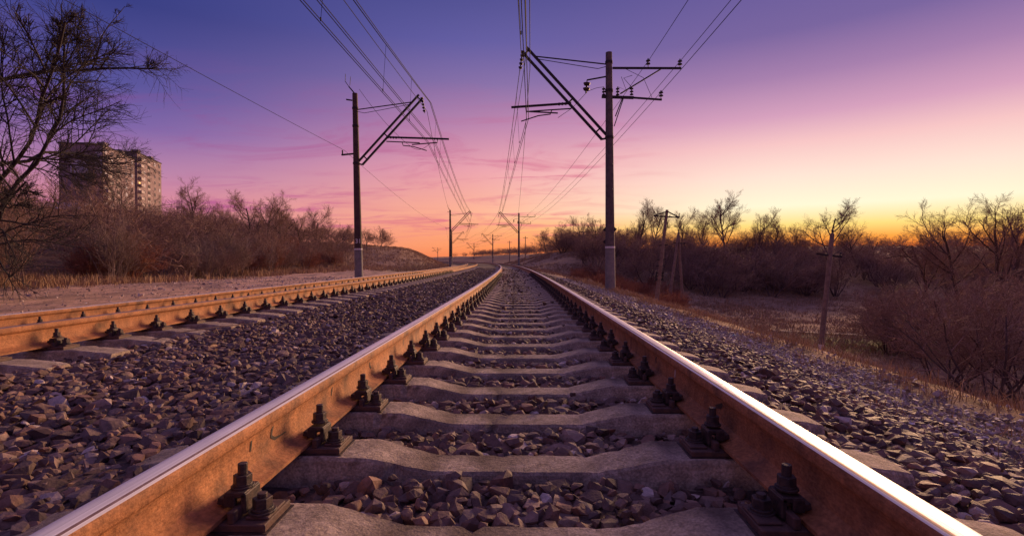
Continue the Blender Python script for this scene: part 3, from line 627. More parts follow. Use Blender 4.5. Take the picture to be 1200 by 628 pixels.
def place(kind, name, parts, x, y, sc_, label, cat, group=None, z=None, rz=None, sxy=1.0):
    zz = ground_at(x, y) - .05 if z is None else z
    r = empty(name, (x, y, zz), (0, 0, random.uniform(0, 6.28) if rz is None else rz), label, cat, group); r.scale = (sc_ * sxy, sc_ * sxy, sc_)
    names = ('trunk', 'crown', 'leaf') if kind == 'tree' else ('stem', 'twig', 'leaf')
    for nm, me in zip(names, parts):
        if me:
            o = obj(nm, me, r)
            if nm == 'leaf': o['kind'] = 'stuff'
    return r
# the big tree at the left edge
BIG_L = [dict(seg=8), dict(n=20, len=.74, r=.32, seg=9), dict(n=12, len=.46, r=.45, seg=6), dict(n=13, len=.46, r=.5, seg=4), dict(n=9, len=.5, r=.7, seg=3)]
rb = random.Random(3)
def crown_limit(q): return q.x < .3 or (q.x / 3.7) ** 2 + ((q.z - 3.4) / 5.6) ** 2 < 1 + rb.gauss(0, .06)
big = plant(grow(32, 6.4, BIG_L, .17, limb_ang=70, up=.06, first=.10, tip_r=.0036, lean=(.7, 0, 0), droop=.16, gnarl=.14, inside=crown_limit), 1, M['bark_d'], M['bark_d'])
p = px(-28, 330, 15.0); place('tree', 'bare_tree', big, p.x, p.y, 1.24, 'big dark bare tree with arching twigs at the left picture edge', 'tree', rz=0)
# left thicket
rr = random.Random(5); GT = 'shrubs of the left thicket'; cnt = 0
def thick(n, s0, s1, o0, o1, fs, name, lab, cat, group, sc0, sc1, test=None, sxy=1.0):
    k = 0; t = 0
    while k < n and t < n * 40:
        t += 1; s = rr.uniform(s0, s1); o = rr.uniform(o0, o1)
        if test and not test(s, o): continue
        q = P(s, o); place('shrub', name, fs[rr.randrange(len(fs))], q.x, q.y, rr.uniform(sc0, sc1), lab, cat, group, rz=rr.uniform(0, 6.28), sxy=sxy); k += 1
thick(48, 7, 60, -21.5, -17.5, shrub_l, 'bare_shrub', 'russet bare shrub in the front row of the left thicket', 'shrub', GT, .55, .9)
thick(62, 8, 75, -34, -21, shrub_l, 'bare_shrub', 'brown bare shrub in the middle of the left thicket', 'shrub', GT, .75, 1.25)
thick(44, 10, 95, -70, -33, shrub_l, 'bare_shrub', 'brown bare shrub on the hillside at the back of the left thicket', 'shrub', GT, 1.2, 2.0)
thick(16, 14, 45, -21, -17.8, shrub_w, 'pale_shrub', 'pale grey dry stems standing in front of the left thicket', 'shrub', 'pale stems of the left thicket', .7, 1.1)
for (u, d, h, k, lab) in ((228, 62, 1.02, 0, 'small rounded bare tree on the skyline right of the tower blocks'), (292, 56, .92, 1, 'leftmost of the bare trees grouped on the left skyline'), (312, 60, 1.0, 3, 'bare tree in the middle of the left skyline group'),
                          (332, 62, 1.0, 1, 'bare tree with crooked limbs in the left skyline group'), (352, 66, .95, 4, 'right-hand bare tree of the left skyline group'), (372, 70, .92, 2, 'slim upright bare tree left of the near mast'), (262, 58, .7, 3, 'low dark bare tree between the two skyline groups at left'),
                          (402, 78, .62, 1, 'low bare tree just left of the left mast'), (430, 84, .55, 4, 'low bare tree just right of the left mast'), (446, 90, .48, 0, 'last small bare tree before the grassy mound')):
    q = px(u, 300, d); place('tree', 'bare_tree', trees[k], q.x, q.y, h, lab, 'tree')
thick(26, 45, 110, -48, -22, shrub_r, 'bare_shrub', 'grey-purple bare shrub left of the mast foot', 'shrub', 'shrubs behind the left mast', .55, .95, lambda s, o: o < -22 - (s - 45) * .06)
# right side
def rfield(n, u0, u1, d0, d1, fs, name, lab, group, a, b, sxy=1.0, omin=0):
    k = 0
    while k < n:
        d = rr.uniform(d0, d1); q = px(rr.uniform(u0, u1), 300, d)
        if so(q.x, q.y)[1] < omin: continue
        k += 1; place('shrub', name, fs[rr.randrange(len(fs))], q.x, q.y, rr.uniform(a, b), lab, 'shrub', group, rz=rr.uniform(0, 6.28), sxy=sxy)
GR = 'shrubs of the right thicket'
rfield(42, 800, 1230, 62, 78, shrub_r, 'bare_shrub', 'dark bare shrub of the thicket beyond the field', GR, 1.05, 1.4, 1.2)
rfield(34, 690, 960, 62, 92, shrub_r, 'bare_shrub', 'dark bare shrub behind the two leaning poles', GR, 1.05, 1.45, 1.2)
rfield(24, 600, 760, 80, 140, shrub_r, 'bare_shrub', 'distant bare shrub on the slope right of the bend', GR, .9, 1.5, 1.3, 15)
rfield(50, 625, 800, 36, 72, weed_r, 'red_weed_clump', 'rust red weed clump at the foot of the right thicket', 'red weeds', .7, 1.25, 1.0, 8)
rfield(10, 1040, 1180, 24, 34, shrub_r, 'bare_shrub', 'tangled dark shrub between the field and the big bush', GR, .75, 1.1, 1.2)
for (u, d, h, lab) in ((1105, 20, 1.0, 'big dark tangled bush at the right, its left half'), (1158, 16.5, 1.0, 'big dark tangled bush nearest the gravel at the right edge'), (1200, 18, 1.15, 'big dark tangled bush cut by the right picture edge'), (1140, 23, 1.2, 'big dark tangled bush standing behind the nearest one at right'), (1185, 25, 1.3, 'tall tangled bush under the spreading tree at right'), (1078, 26, .95, 'left outlier of the big tangled bushes at right')):
    q = px(u, 300, d); place('shrub', 'tangled_bush', shrub_r[(int(u) // 7) % 3], q.x, q.y, h, lab, 'bush', 'big bushes at the right', sxy=1.15)
RT = [(744, 78, 1.5, 2, 'bare tree just right of the right mast'), (764, 84, 1.45, 0, 'bare tree behind the double-braced leaning pole'), (800, 80, 1.3, 2, 'slim bare tree behind the two-legged pole'), (821, 78, 1.35, 2, 'upright bare tree right of the two-legged pole'),
      (851, 76, 1.75, 0, 'tall rounded bare tree in the middle of the right skyline'), (884, 74, 1.35, 2, 'narrow upright bare tree right of the tall rounded one'), (903, 76, 1.2, 0, 'bare tree left of the spreading skyline tree'), (930, 74, 1.05, 3, 'low bare tree beside the far leaning pole'),
      (975, 68, 1.8, 1, 'broad spreading bare tree behind the right leaning pole'), (1000, 70, 1.2, 3, 'bare tree lit orange beside the broad spreading one'), (1022, 72, .95, 4, 'low bare tree in the orange sunset gap'), (1085, 46, 1.15, 4, 'spreading bare tree left of the sunset edge bushes'),
      (1122, 44, 1.25, 3, 'crooked bare tree above the big right bushes'), (1160, 42, 1.3, 1, 'wide bare tree above the right bushes'), (1196, 40, 1.4, 4, 'wide bare tree cut by the right picture edge'), (700, 100, 1.2, 3, 'bare tree left of the right mast'),
      (680, 115, 1.2, 1, 'small far bare tree left of the right mast'), (660, 130, 1.15, 3, 'farther bare tree above the red weeds'), (640, 150, 1.1, 0, 'tiny bare tree on the far slope crest')]
RT = [(u, d * (1.15 if d < 95 and u < 1050 else 1), h * (.84 if u < 1050 else 1.04), k, lab) for (u, d, h, k, lab) in RT]
for (u, d, h, k, lab) in RT:
    q = px(u, 300, d); place('tree', 'bare_tree', trees[k], q.x, q.y, h, lab, 'tree')

def mass(name, segs_list, xy, sc0, sc1, material, label):
    """far-off or hidden undergrowth that reads as one mass"""
    segs = [(np.array([s[1][:] for s in g]), np.array([s[2][:] for s in g]), np.array([s[3] for s in g]), np.array([s[4] for s in g])) for g in segs_list]
    A, B, C, Dd = [], [], [], []
    for (x, y) in xy:
        p0, p1, r0, r1 = segs[rr.randrange(len(segs))]; k = rr.uniform(sc0, sc1); a = rr.uniform(0, 6.28); ca, sa = math.cos(a) * k, math.sin(a) * k
        Rm = np.array([[ca * 1.25, -sa * 1.25, 0], [sa * 1.25, ca * 1.25, 0], [0, 0, k]]); o = np.array([x, y, ground_at(x, y)])
        A.append(p0 @ Rm.T + o); B.append(p1 @ Rm.T + o); C.append(r0 * k); Dd.append(r1 * k)
    A, B, C, Dd = map(np.concatenate, (A, B, C, Dd)); d = B - A; d /= np.maximum(np.linalg.norm(d, axis=1), 1e-6)[:, None]
    ref = np.where(np.abs(d[:, 2:3]) < .9, np.array([[0, 0, 1.]]), np.array([[1., 0, 0]])); a = np.cross(d, ref); a /= np.linalg.norm(a, axis=1)[:, None]; b = np.cross(a, d); t = np.arange(3) * 2 * np.pi / 3
    ring = a[:, None] * np.cos(t)[None, :, None] + b[:, None] * np.sin(t)[None, :, None]
    V = np.concatenate([A[:, None] + ring * C[:, None, None], B[:, None] + ring * Dd[:, None, None]], 1).reshape(-1, 3)
    i = (np.arange(len(A)) * 6)[:, None]; k = np.arange(3)[None]; k2 = (k + 1) % 3
    return tag(obj(name, mesh_np(name, V, np.stack([i + k, i + k2, i + 3 + k2, i + 3 + k], -1).reshape(-1, 4), material, True)), label, 'undergrowth', kind='stuff')
LOW = [grow(400 + k, 2.6, SHRUB_L[:3], .022, stems=9, spread=.7, up=.04, tip_r=.010) for k in range(4)]
mass('far_thicket', LOW, [P(rr.uniform(100, 330), rr.uniform(17, 42)).xy[:] for _ in range(130)], .7, 1.3, M['twig_r'], 'far brown thicket along the crest beyond the bend')
mass('right_undergrowth', LOW, [px(rr.uniform(700, 1260), 300, rr.uniform(66, 105)).xy[:] for _ in range(110)], 1.1, 1.5, M['twig_r'], 'dark undergrowth filling the thicket beyond the right field')
mass('left_undergrowth', LOW, [P(rr.uniform(4, 110), rr.uniform(-75, -20)).xy[:] for _ in range(210)], .8, 1.4, M['twig_l'], 'brown undergrowth filling the thicket on the left hillside')

# ------------------------------------------------------------------ masts
def insulator(mb_o, a, b, n=4, r=.075):
    a, b = Vector(a), Vector(b); pts = []; rad = []
    for k in range(n):
        for t, q in ((.0, .25), (.12, 1), (.5, .75), (.62, .25)): pts.append(a.lerp(b, (k + t) / n)); rad.append(r * q)
    pts.append(b); rad.append(r * .25); mb_o.tube(pts, rad, 10); return mb_o
def mast(name, right):
    """local x points to the track, z up; the foot stands at z=0, rail top is 0.66 above it"""
    r = empty(name); G = .66; H = 9.65
    t = lambda z: .205 - .075 * z / H
    dark = M['pole'] if right else M['pole_dark']
    sh = MB().tube([(0, 0, 1.72), (0, 0, 5), (0, 0, H)], [t(1.72), t(5), t(H)], 20).build('shaft', dark, r, True)
    MB().tube([(0, 0, -.6), (0, 0, 1.70)], [t(0) + .012, t(1.7) + .004], 20).build('painted_foot', M['pole_base'], r, True)
    MB().tube([(0, 0, 1.68), (0, 0, 1.76)], [t(1.7) + .010] * 2, 20).build('white_ring', M['white'], r, True)
    # console
    z0, z1, xt = (5.7 + .5, 9.25 + .55, 3.45) if right else (6.1, 9.45, 3.35)
    c = MB(); dx, dz = xt - .22, z1 - z0; L = math.hypot(dx, dz); nx, nz = -dz / L * .13, dx / L * .13
    for sg in (-1, 1): c.bar((.20 + nx * sg, 0, z0 + nz * sg), (xt + nx * sg, 0, z1 + nz * sg), .07, .10)
    for f in (.08, .42, .97): c.bar((.22 + dx * f + nx, 0, z0 + dz * f + nz), (.22 + dx * f - nx, 0, z0 + dz * f - nz), .06)
    c.bar((.08, 0, z0 - .02), (.20 - nx, 0, z0 - nz + .02), .07).bar((.08, 0, z0 + .05), (.24 + nx, 0, z0 + nz), .06)
    c.build('console_strut', M['black'], r)
    for zc in (z0, z1 - .55, z0 + 1.9): MB().tube([(0, 0, zc - .05), (0, 0, zc + .05)], [t(zc) + .022] * 2, 18).build('clamp', M['black'], r, True)
    MB().tube([(.12, 0, z1 - .62), (xt - .45, .0, z1 - .28)], .028, 8).tube([(.12, 0, z1 - .72), (.45, 0, z1 - .80), (1.3, 0, z1 - .66), (xt - .5, 0, z1 - .38)], .014, 6).build('top_stay', M['black'], r)
    za = 6.6 + G + (.25 if right else .05); xe = 4.0 if right else 4.75
    arm = MB().tube([(1.55, 0, za + .10), (xe, .0, za - .05)], .05, 8); insulator(arm, (1.6, 0, za + .09), (2.15, 0, za + .06), 4, .07); arm.tube([(xe - .6, 0, za - .04), (xe - .6, 0, za - .22), (xe - 1.9, 0, za - .3)], .03, 8); arm.build('registration_arm', M['black'], r)
    MB().tube([(1.55, 0, za - .12), (2.6, 0, za - .18), (3.25, 0, za - .22)], .028, 8).tube([(2.35, 0, za - .18), (2.4, 0, za - .34), (2.9, 0, za - .40), (3.6, 0, za - .62)], .024, 8).build('steady_arm', M['black'], r)
    ins = MB(); insulator(ins, (xt + .05, 0, z1 - .05), (xt + .18, 0, z1 - .85), 5, .085); ins.build('insulator_string', M['porcelain'], r)
    if right:
        zu, zl = 8.36 + G, 7.2 + G
        MB().bar((-.15, 0, zu), (-2.95, 0, zu - .03), .06, .08).build('upper_crossarm', M['black'], r)
        MB().bar((.30, 0, zl), (-1.0, 0, zl - .05), .10, .10).bar((-1.0, 0, zl - .05), (-2.15, 0, zl - .14), .06, .07).build('lower_crossarm', M['black'], r)
        MB().bar((-.45, .05, zl + .1), (-2.1, .05, zu - .08), .05).bar((-.25, 0, zl - .8), (-.55, 0, zl - .05), .04).bar((-.2, 0, zl - 1.2), (-.6, 0, zl - .02), .035).build('brace', M['black'], r)
        for (x, z) in ((-1.6, zu), (-2.9, zu - .03), (-2.12, zl - .14)):
            m = MB().tube([(x, 0, z), (x, 0, z + .16)], .016, 6); insulator(m, (x, 0, z + .13), (x, 0, z + .38), 2, .095); m.build('pin_insulator', M['porcelain'], r)
        for x in (.22, -.35, -.92):
            m = MB(); insulator(m, (x, 0, zl + .05), (x, 0, zl + .40), 3, .08); m.build('post_insulator', M['porcelain'], r)
        m = MB().bar((.1, 0, zu - .34), (.9, 0, zu - .48), .05).tube([(.9, 0, zu - .48), (.9, 0, zu - .62)], .02, 6); m.build('side_bracket', M['black'], r)
        m = MB(); insulator(m, (.9, 0, zu - .58), (.94, 0, zu - 1.0), 2, .15); m.tube([(.94, 0, zu - 1.0), (1.5, 0, zu - 1.6), (2.1, 0, zu - 2.0)], .010, 5).tube([(.94, 0, zu - .95), (.5, 0, zu - .80), (.2, 0, zl + .4)], .010, 5); m.build('jumper_insulator', M['porcelain'], r)
        MB().tube([(-.35, 0, zl + .4), (-.7, 0, zu - .9), (-.5, 0, zu - .35)], .010, 5).tube([(-.6, 0, zu), (-1.4, 0, zu - .4), (-1.75, 0, zl - .05)], .010, 5).tube([(-.9, 0, zl + .4), (-.6, 0, zl + .75), (-.95, 0, zu - .3)], .012, 5).build('jumper_wire', M['wire'], r)
    else:
        MB().bar((.1, 0, 5.95 + G), (-.75, 0, 5.88 + G), .09, .07).tube([(-.70, 0, 5.9 + G), (-.70, 0, 6.12 + G)], .035, 8).build('side_bracket', M['black'], r)
        MB().bar((0, 0, H - .02), (-.30, 0, H + .35), .06).bar((-.30, 0, H + .35), (-.48, 0, H + .62), .03).bar((-.48, 0, H + .62), (-.46, 0, H + 1.0), .02).bar((-.25, 0, H + .4), (-.2, 0, H + .85), .02).bar((-.15, 0, H - .35), (-.45, 0, H - .3), .06).build('top_fitting', M['black'], r)
    return r
def mast_at(proto, s, off, zg, right, label, first=False, rest=None):
    r = proto if first else copy_tree(proto)
    q = P(s, off); r.location = (q.x, q.y, zg); r.rotation_euler = (0, 0, s * K + (math.pi if right else 0))
    tag(r, label, 'mast', 'masts right of the tracks' if right else 'masts left of the tracks'); return r
pr, pl = mast('catenary_mast', True), mast('catenary_mast', False)
SR = [(21.0, 3.85, 'tall grey concrete mast with crossarms, nearest one right of the track'), (91, 4.0, 'second mast right of the track, standing at the bend'), (163, 4.6, 'third mast right of the track, pale against the far slope'), (245, 8.0, 'fourth mast right of the track, small before the far slope'), (330, 7, 'farthest small mast at the left end of the far slope')]
SL = [(26.3, -8.0, 'tall brown concrete mast numbered 31, nearest one left of the tracks'), (87, -8.0, 'second mast left of the tracks beside the grassy mound'), (148, -8.0, 'third mast left of the tracks, just right of the second')]
so_px = {163: 577.5, 245: 555.5, 330: 513}
for i, (s, o, lab) in enumerate(SR):
    if s in so_px: w = px(so_px[s], 300, s); ss, o = so(w.x, w.y); s = float(ss); o = float(o); SR[i] = (s, o, lab)
    mast_at(pr, s, o, -.70, True, lab, i == 0)
RM = pr
for i, (s, o, lab) in enumerate(SL): mast_at(pl, s, o, -.66, False, lab, i == 0)
pr.rotation_euler[1] = R_(.5); pl.rotation_euler[1] = R_(-1.0)
# number plate and signs
def text_mesh(body, size, ext=.004):
    cu = bpy.data.curves.new('t', 'FONT'); cu.body = body; cu.size = size; cu.extrude = ext; cu.align_x = 'CENTER'; cu.align_y = 'CENTER'; cu.offset = .006
    o = bpy.data.objects.new('t', cu); COL.objects.link(o); dg = bpy.context.evaluated_depsgraph_get(); me = bpy.data.meshes.new_from_object(o.evaluated_get(dg)); bpy.data.objects.remove(o); me.name = 'number'; me.materials.clear(); me.materials.append(M['white']); return me
tm = text_mesh('31', .30)
# wrap the digits round the shaft so that they face the camera
face = math.atan2(0 - pl.location.y, 0 - pl.location.x) - pl.rotation_euler.z
for v in tm.vertices:
    a = face + v.co.x / .19; rad_ = .205 - .075 * 2.15 / 9.75 + .004 + v.co.z; z = 2.12 + v.co.y; v.co = (rad_ * math.cos(a), rad_ * math.sin(a), z)
obj('number', tm, pl)
for (z, sgn) in ((2.45, -1), (2.45, 1), (1.95, -1)):
    m = MB(); a = math.atan2(-pr.location.y, -pr.location.x) - pr.rotation_euler.z + sgn * 1.45; dx, dy = math.cos(a), math.sin(a)
    m.add([(dx * .15, dy * .15, z - .13), (dx * .15, dy * .15, z + .13), (dx * .29, dy * .29, z), (dx * .15 + .02 * dy, dy * .15 - .02 * dx, z - .13), (dx * .15 + .02 * dy, dy * .15 - .02 * dx, z + .13), (dx * .29 + .02 * dy, dy * .29 - .02 * dx, z)],
          [(0, 2, 1), (3, 4, 5), (0, 1, 4, 3), (1, 2, 5, 4), (2, 0, 3, 5)]).build('marker_plate', M['black'], pr)

# ------------------------------------------------------------------ wires
def sagline(a, b, sag, n=24): return [a.lerp(b, t) + Vector((0, 0, -4 * sag * t * (1 - t))) for t in np.linspace(0, 1, n)]
def wire(name, nodes, sags, rad, label, cat='wire', group='overhead wires'):
    pts = []
    for i in range(len(nodes) - 1):
        l = sagline(nodes[i], nodes[i + 1], sags[i] if hasattr(sags, '__len__') else sags); pts += l if i == 0 else l[1:]
    o = MB().tube(pts, rad * 1.45, 6).build(name, M['wire'], None, True); tag(o, label, cat, group); return o, pts
def at_(pts, y):
    for a, b in zip(pts, pts[1:]):
        if a.y <= y <= b.y: return a.lerp(b, (y - a.y) / max(b.y - a.y, 1e-6))
rs = [-46] + [a[0] for a in SR[:4]]; ls = [-38, 26.3, 87, 148]
for k, (o1, zz, nm) in enumerate(((-.02, 6.22, 'left'), (.06, 6.24, 'right'))):
    nod = [P(s, .28 + o1 + (.15 if i % 2 else -.1), zz + .02) for i, s in enumerate(rs)]
    wire('contact_wire', nod, .10, .0085, '%s wire of the contact pair above the nearest track' % nm)
    wc = nod
nod = [P(s, .20, 8.75) for s in rs]; mess, mp = wire('catenary_wire', nod, 1.25, .010, 'sagging carrier wire above the nearest track')
nodc = [P(s, .28 + .06, 6.24) for s in rs]; cp = []
for i in range(len(nodc) - 1): cp += sagline(nodc[i], nodc[i + 1], .10)
for y in (-8, -1, 6, 13, 25, 30, 38, 48, 58, 68, 78, 86):
    a, b = at_(mp, y), at_(cp, y)
    if a and b and a.z > b.z: MB().tube([a, b], .006, 4).tube([b + Vector((0, 0, -.03)), b + Vector((0, 0, .06))], .018, 5).build('dropper', M['wire'], mess)
nod = [P(s, .55, 8.3) if s < 40 else P(s, 3.9 if s < 100 else 4.4, 8.9) for s in rs]; wire('feeder_wire', nod, .5, .009, 'feeder wire running down to the second right mast top')
nod = [P(s, .42, 9.0) for s in rs]; wire('feeder_wire', nod, .9, .009, 'second feeder wire beside the carrier wire above the nearest track')
for (dx, dz, q, lab) in ((-1.6, 8.36 + .36, 0, 'inner upper power wire on the right mast crossarm'), (-2.9, 8.33 + .36, 1, 'outer upper power wire at the end of the right mast crossarm'), (-2.12, 7.06 + .36, 2, 'lower power wire on the right mast crossarm')):
    wire('power_wire', [P(s, (SR[max(i - 1, 0)][1]) - dx, dz) for i, s in enumerate(rs)], [.7, .75, .8, .8], .0075, lab, 'wire', 'power wires')
LZ = 6.55
for k, (o1, dz, lab) in enumerate(((-.30, -.02, 'outer wire of the lower contact pair above the left track'), (-.24, 0, 'inner wire of the lower contact pair above the left track'), (.02, .06, 'outer wire of the upper contact pair above the left track'), (.08, .08, 'inner wire of the upper contact pair above the left track'))):
    nod = [P(s, D2 + o1 + (.1 if i % 2 else -.1), LZ + dz) for i, s in enumerate(ls)]; wire('contact_wire', nod, .22, .008, lab)
lp = []
nodl = [P(s, D2 - .24 + (.1 if i % 2 else -.1), LZ) for i, s in enumerate(ls)]
for i in range(3): lp += sagline(nodl[i], nodl[i + 1], .22)
nod = [P(s, D2 - .05, 8.55) for s in ls]; mess2, mp2 = wire('catenary_wire', nod, 1.1, .011, 'sagging carrier wire above the left track')
nod = [P(s, D2 + .02, 8.50) for s in ls]; wire('catenary_wire', nod, 1.0, .009, 'thinner carrier wire close above the left track carrier')
for y in (-5, 2, 9, 12.6, 18, 22, 29, 32, 38, 46, 56, 66, 76):
    a, b = at_(mp2, y), at_(lp, y)
    if a and b and a.z > b.z: MB().tube([a, b], .006, 4).tube([b + Vector((0, 0, -.03)), b + Vector((0, 0, .06))], .02, 5).build('dropper', M['wire'], mess2)
nod = [P(ls[0], D2 - .1, 8.2), P(26.3, D2 - .2, 8.1), P(87, -7.9, 8.2), P(148, -7.9, 8.2)]; wire('feeder_wire', nod, .7, .008, 'feeder wire running down to the second left mast')
nod = [P(s, -8.72, 6.1) for s in ls]; wire('power_wire', nod, [.5, .6, .6], .0055, 'single wire on the outer side bracket of the left mast', 'wire', 'power wires')
nod = [P(26.3, -7.95, 9.2), P(26.3 + 6, -6.4, 7.6), P(26.3 + 1, D2 - .2, 6.7)]; wire('jumper_wire', nod, .25, .007, 'loose jumper wire from the left mast top to the contact wires')

# ------------------------------------------------------------------ leaning poles in the field
def leaning(base, top, r0, r1, material, label, name='utility_pole', cat='pole'):
    r = empty(name, base, label=label, cat=cat); d = top - base
    MB().tube([d.normalized() * -.7, d * .5, d], [r0, (r0 + r1) / 2, r1], 14).build('shaft', material, r, True); return r, d
def onground(u, d):
    q = px(u, 300, d); q.z = ground_at(q.x, q.y); return q
# right-hand pole with one crossarm
b = px(962, 412, 25.5); b.z = ground_at(b.x, b.y); t = px(975, 274, 25.2)
r, d = leaning(b, t, .125, .10, M['wood'], 'leaning grey pole with one crossarm beside the field path')
ax = d.normalized(); c = d * (1 - 24 / 138)
MB().bar(c + Vector((-.62, .1, .06)), c + Vector((.50, -.12, -.10)), .07, .08).build('crossarm', M['black'], r)
m = MB(); insulator(m, d + Vector((0, 0, -.02)), d + Vector((.02, 0, .26)), 2, .07); m.build('insulator', M['porcelain'], r)
m = MB(); insulator(m, c + Vector((.44, -.1, -.05)), c + Vector((.46, -.1, .17)), 2, .06); m.build('insulator', M['porcelain'], r)
MB().tube([ax * .15, ax * .5], [.128, .127], 14).build('white_patch', M['white'], r, True)
# left leaning pole with roof-shaped crossarm
b = px(768, 345, 34); b.z = ground_at(b.x, b.y); t = px(781.5, 246, 33.5)
r, d = leaning(b, t, .15, .09, M['wood'], 'leaning dark pole with triangular crossarm top right of the right mast')
px_ = 34 / FPX
tipL, tipR = Vector((d.x - 15 * px_, d.y, d.z - 7 * px_)), Vector((d.x + 14 * px_, d.y, d.z - 9 * px_))
MB().bar(tipL, tipR, .08).bar(tipL, d + Vector((0, 0, -.1)), .07).bar(tipR, d + Vector((0, 0, -.1)), .07).bar(tipL, tipL + Vector((0, 0, .25)), .04).bar(tipR, tipR + Vector((0, 0, .3)), .04).bar(d * .9 + Vector((.15, 0, 0)), d * .83 + Vector((.15, 0, 0)), .04).build('crossarm', M['black'], r)
for f in (.32, .36, .46, .52, .66):
    q = d * f; MB().bar(q + Vector((-.28, 0, -.02)), q + Vector((.30, 0, .02)), .06).build('step_bracket', M['black'], r)
MB().bar(d * .33 + Vector((-.24, -.05, 0)), d * .33 + Vector((.24, -.05, 0)), .045).bar(d * .39 + Vector((-.24, -.05, 0)), d * .39 + Vector((.24, -.05, 0)), .045).bar(d * .32 + Vector((-.22, -.05, 0)), d * .40 + Vector((-.22, -.05, 0)), .05).bar(d * .32 + Vector((.22, -.05, 0)), d * .40 + Vector((.22, -.05, 0)), .05).build('bracket_frame', M['black'], r)
# two-legged pole
b1 = px(783, 320, 44); b1.z = ground_at(b1.x, b1.y); apex = px(795, 273, 44); b2 = px(801, 335, 44.5); b2.z = ground_at(b2.x, b2.y)
r = empty('two_legged_pole', (b1 + b2) / 2, label='two-legged wooden pole among the weeds right of the leaning pole', cat='pole')
o = (b1 + b2) / 2
for q in (b1, b2): MB().tube([q - o + (q - apex).normalized() * .6, apex - o], [.14, .10], 10).build('leg', M['wood'], r, True)
e = apex - o; MB().bar(e + Vector((-.45, 0, -.85)), e + Vector((.55, 0, -.9)), .07).build('crossbar', M['black'], r)
m = MB(); insulator(m, e, e + Vector((0, 0, .3)), 2, .09); m.build('insulator', M['porcelain'], r)
q = b1 - o + (apex - b1) * .12; MB().tube([q - Vector((0, 0, .15)), q + Vector((.02, 0, .15))], .155, 10).build('white_patch', M['white'], r, True)
# small far poles on the right slope
for (u, d_m, lab) in ((597, 150, 'tiny far pole on the crest left of the second right mast'), (615.5, 140, 'tiny far pole on the crest right of the second right mast'), (683, 85, 'small dark pole in the thicket left of the right mast')):
    b = onground(u, d_m); r, d = leaning(b, b + Vector((0.05, 0, 6.2)), .12, .09, M['wood'], lab); MB().bar(d * .93 + Vector((-.7, 0, 0)), d * .93 + Vector((.7, 0, 0)), .1).build('crossarm', M['black'], r)

# ------------------------------------------------------------------ tower blocks
M['panel'] = mat('dull_panel', (.20, .16, .20), (.26, .21, .25), .3, .9); M['panel_w'] = mat('sun_tinted_panel', (.20, .15, .17), (.25, .185, .20), .3, .9); M['panel_b'] = mat('pale_blue_panel', (.42, .44, .56), None, rough=.8)
M['green'] = mat('dark_green_panel', (.035, .06, .05), None, rough=.8); M['glass'] = mat('window_glass', (.02, .02, .03), None, rough=.12); M['frame'] = mat('window_frame', (.30, .25, .27), None, rough=.6); M['roof'] = mat('roof_dark', (.05, .04, .05), None, rough=.9)
M['lit'] = bpy.data.materials.new('lit_window'); M['lit'].use_nodes = True; bb = M['lit'].node_tree.nodes['Principled BSDF']; bb.inputs['Base Color'].default_value = (.8, .5, .2, 1); bb.inputs['Emission Color'].default_value = (1, .50, .10, 1); bb.inputs['Emission Strength'].default_value = 1.3
WIN = MB().box((0, 0, 0), (.10, 1.5, 1.45)).mesh('pane', M['glass']); WINC = MB().box((0, 0, 0), (.10, 1.5, 1.45)).mesh('pane', M['panel_b']); WINL = MB().box((0, 0, 0), (.10, 1.5, 1.45)).mesh('pane', M['lit'])
WF = MB().box((0, .82, 0), (.16, .10, 1.65)).box((0, -.82, 0), (.16, .10, 1.65)).box((0, 0, .78), (.16, 1.54, .10)).box((0, 0, -.78), (.16, 1.54, .10)).box((.02, 0, 0), (.1, .06, 1.46)).mesh('window', M['frame'])
LOG = MB().box((0, 0, 0), (.2, 3.0, 1.7)).mesh('loggia', M['roof'])
BAL = MB().box((.6, 0, -1.1), (1.2, 3.2, .18)).box((1.16, 0, -.55), (.08, 3.2, 1.0)).box((.6, 1.56, -.55), (1.1, .08, 1.0)).box((.6, -1.56, -.55), (1.1, .08, 1.0)).mesh('balcony', M['frame'])
def tower(corner, top, Lx, Ly, rz, label, lit=None):
    """corner = near right corner; local -x is the broad dark side, +y recedes along the lit side"""
    zb = ground_at(corner.x, corner.y) - 4; r = empty('tower_block', (corner.x, corner.y, zb), (0, 0, rz), label, 'building', 'tower blocks on the left hill'); H = top - zb
    MB().box((-Lx / 2, Ly / 2, H / 2), (Lx - .4, Ly, H)).build('wall', M['panel'], r)
    MB().box((-.1, Ly / 2, H / 2), (.25, Ly + .01, H + .01)).build('side_wall', M['panel_w'], r)  # sun-facing side: its pinkish light is put into the wall colour
    MB().box((-Lx / 2, Ly / 2, H + .2), (Lx + .5, Ly + .5, .4)).build('roof', M['roof'], r)
    for (x, y, h) in ((-3, 7, 2.0), (-6, 16, 2.4), (-2.5, 20, 1.6)): MB().box((x, y, H + .4 + h / 2), (2.6, 2.8, h)).build('roof_hut', M['panel'], r)
    for fl in range(11):
        z = H - 1.9 - fl * 2.85
        if random.random() < .75: obj('balcony', BAL, r, (0.03, 2.6, z))
        for y in (2.0, 7.2, 19.0, Ly - 2.5):
            w = obj('window', WF, r, (.06, y, z)); obj('pane', WINL if (fl, y) == lit else (WINC if random.random() < .25 else WIN), w, (-.0, 0, 0))
        obj('loggia', LOG, r, (-.02, 12.2, z)); MB_ = obj('parapet', PAR, r, (.08, 12.2, z - .95))
        obj('panel_joint', JNT, r, (-Lx / 2, -.006, z - 1.3))
    return r, H
PAR = MB().box((0, 0, 0), (.15, 3.1, .75)).mesh('parapet', M['frame']); JNT = MB().box((0, 0, 0), (13, .05, .10)).mesh('panel_joint', M['roof'])
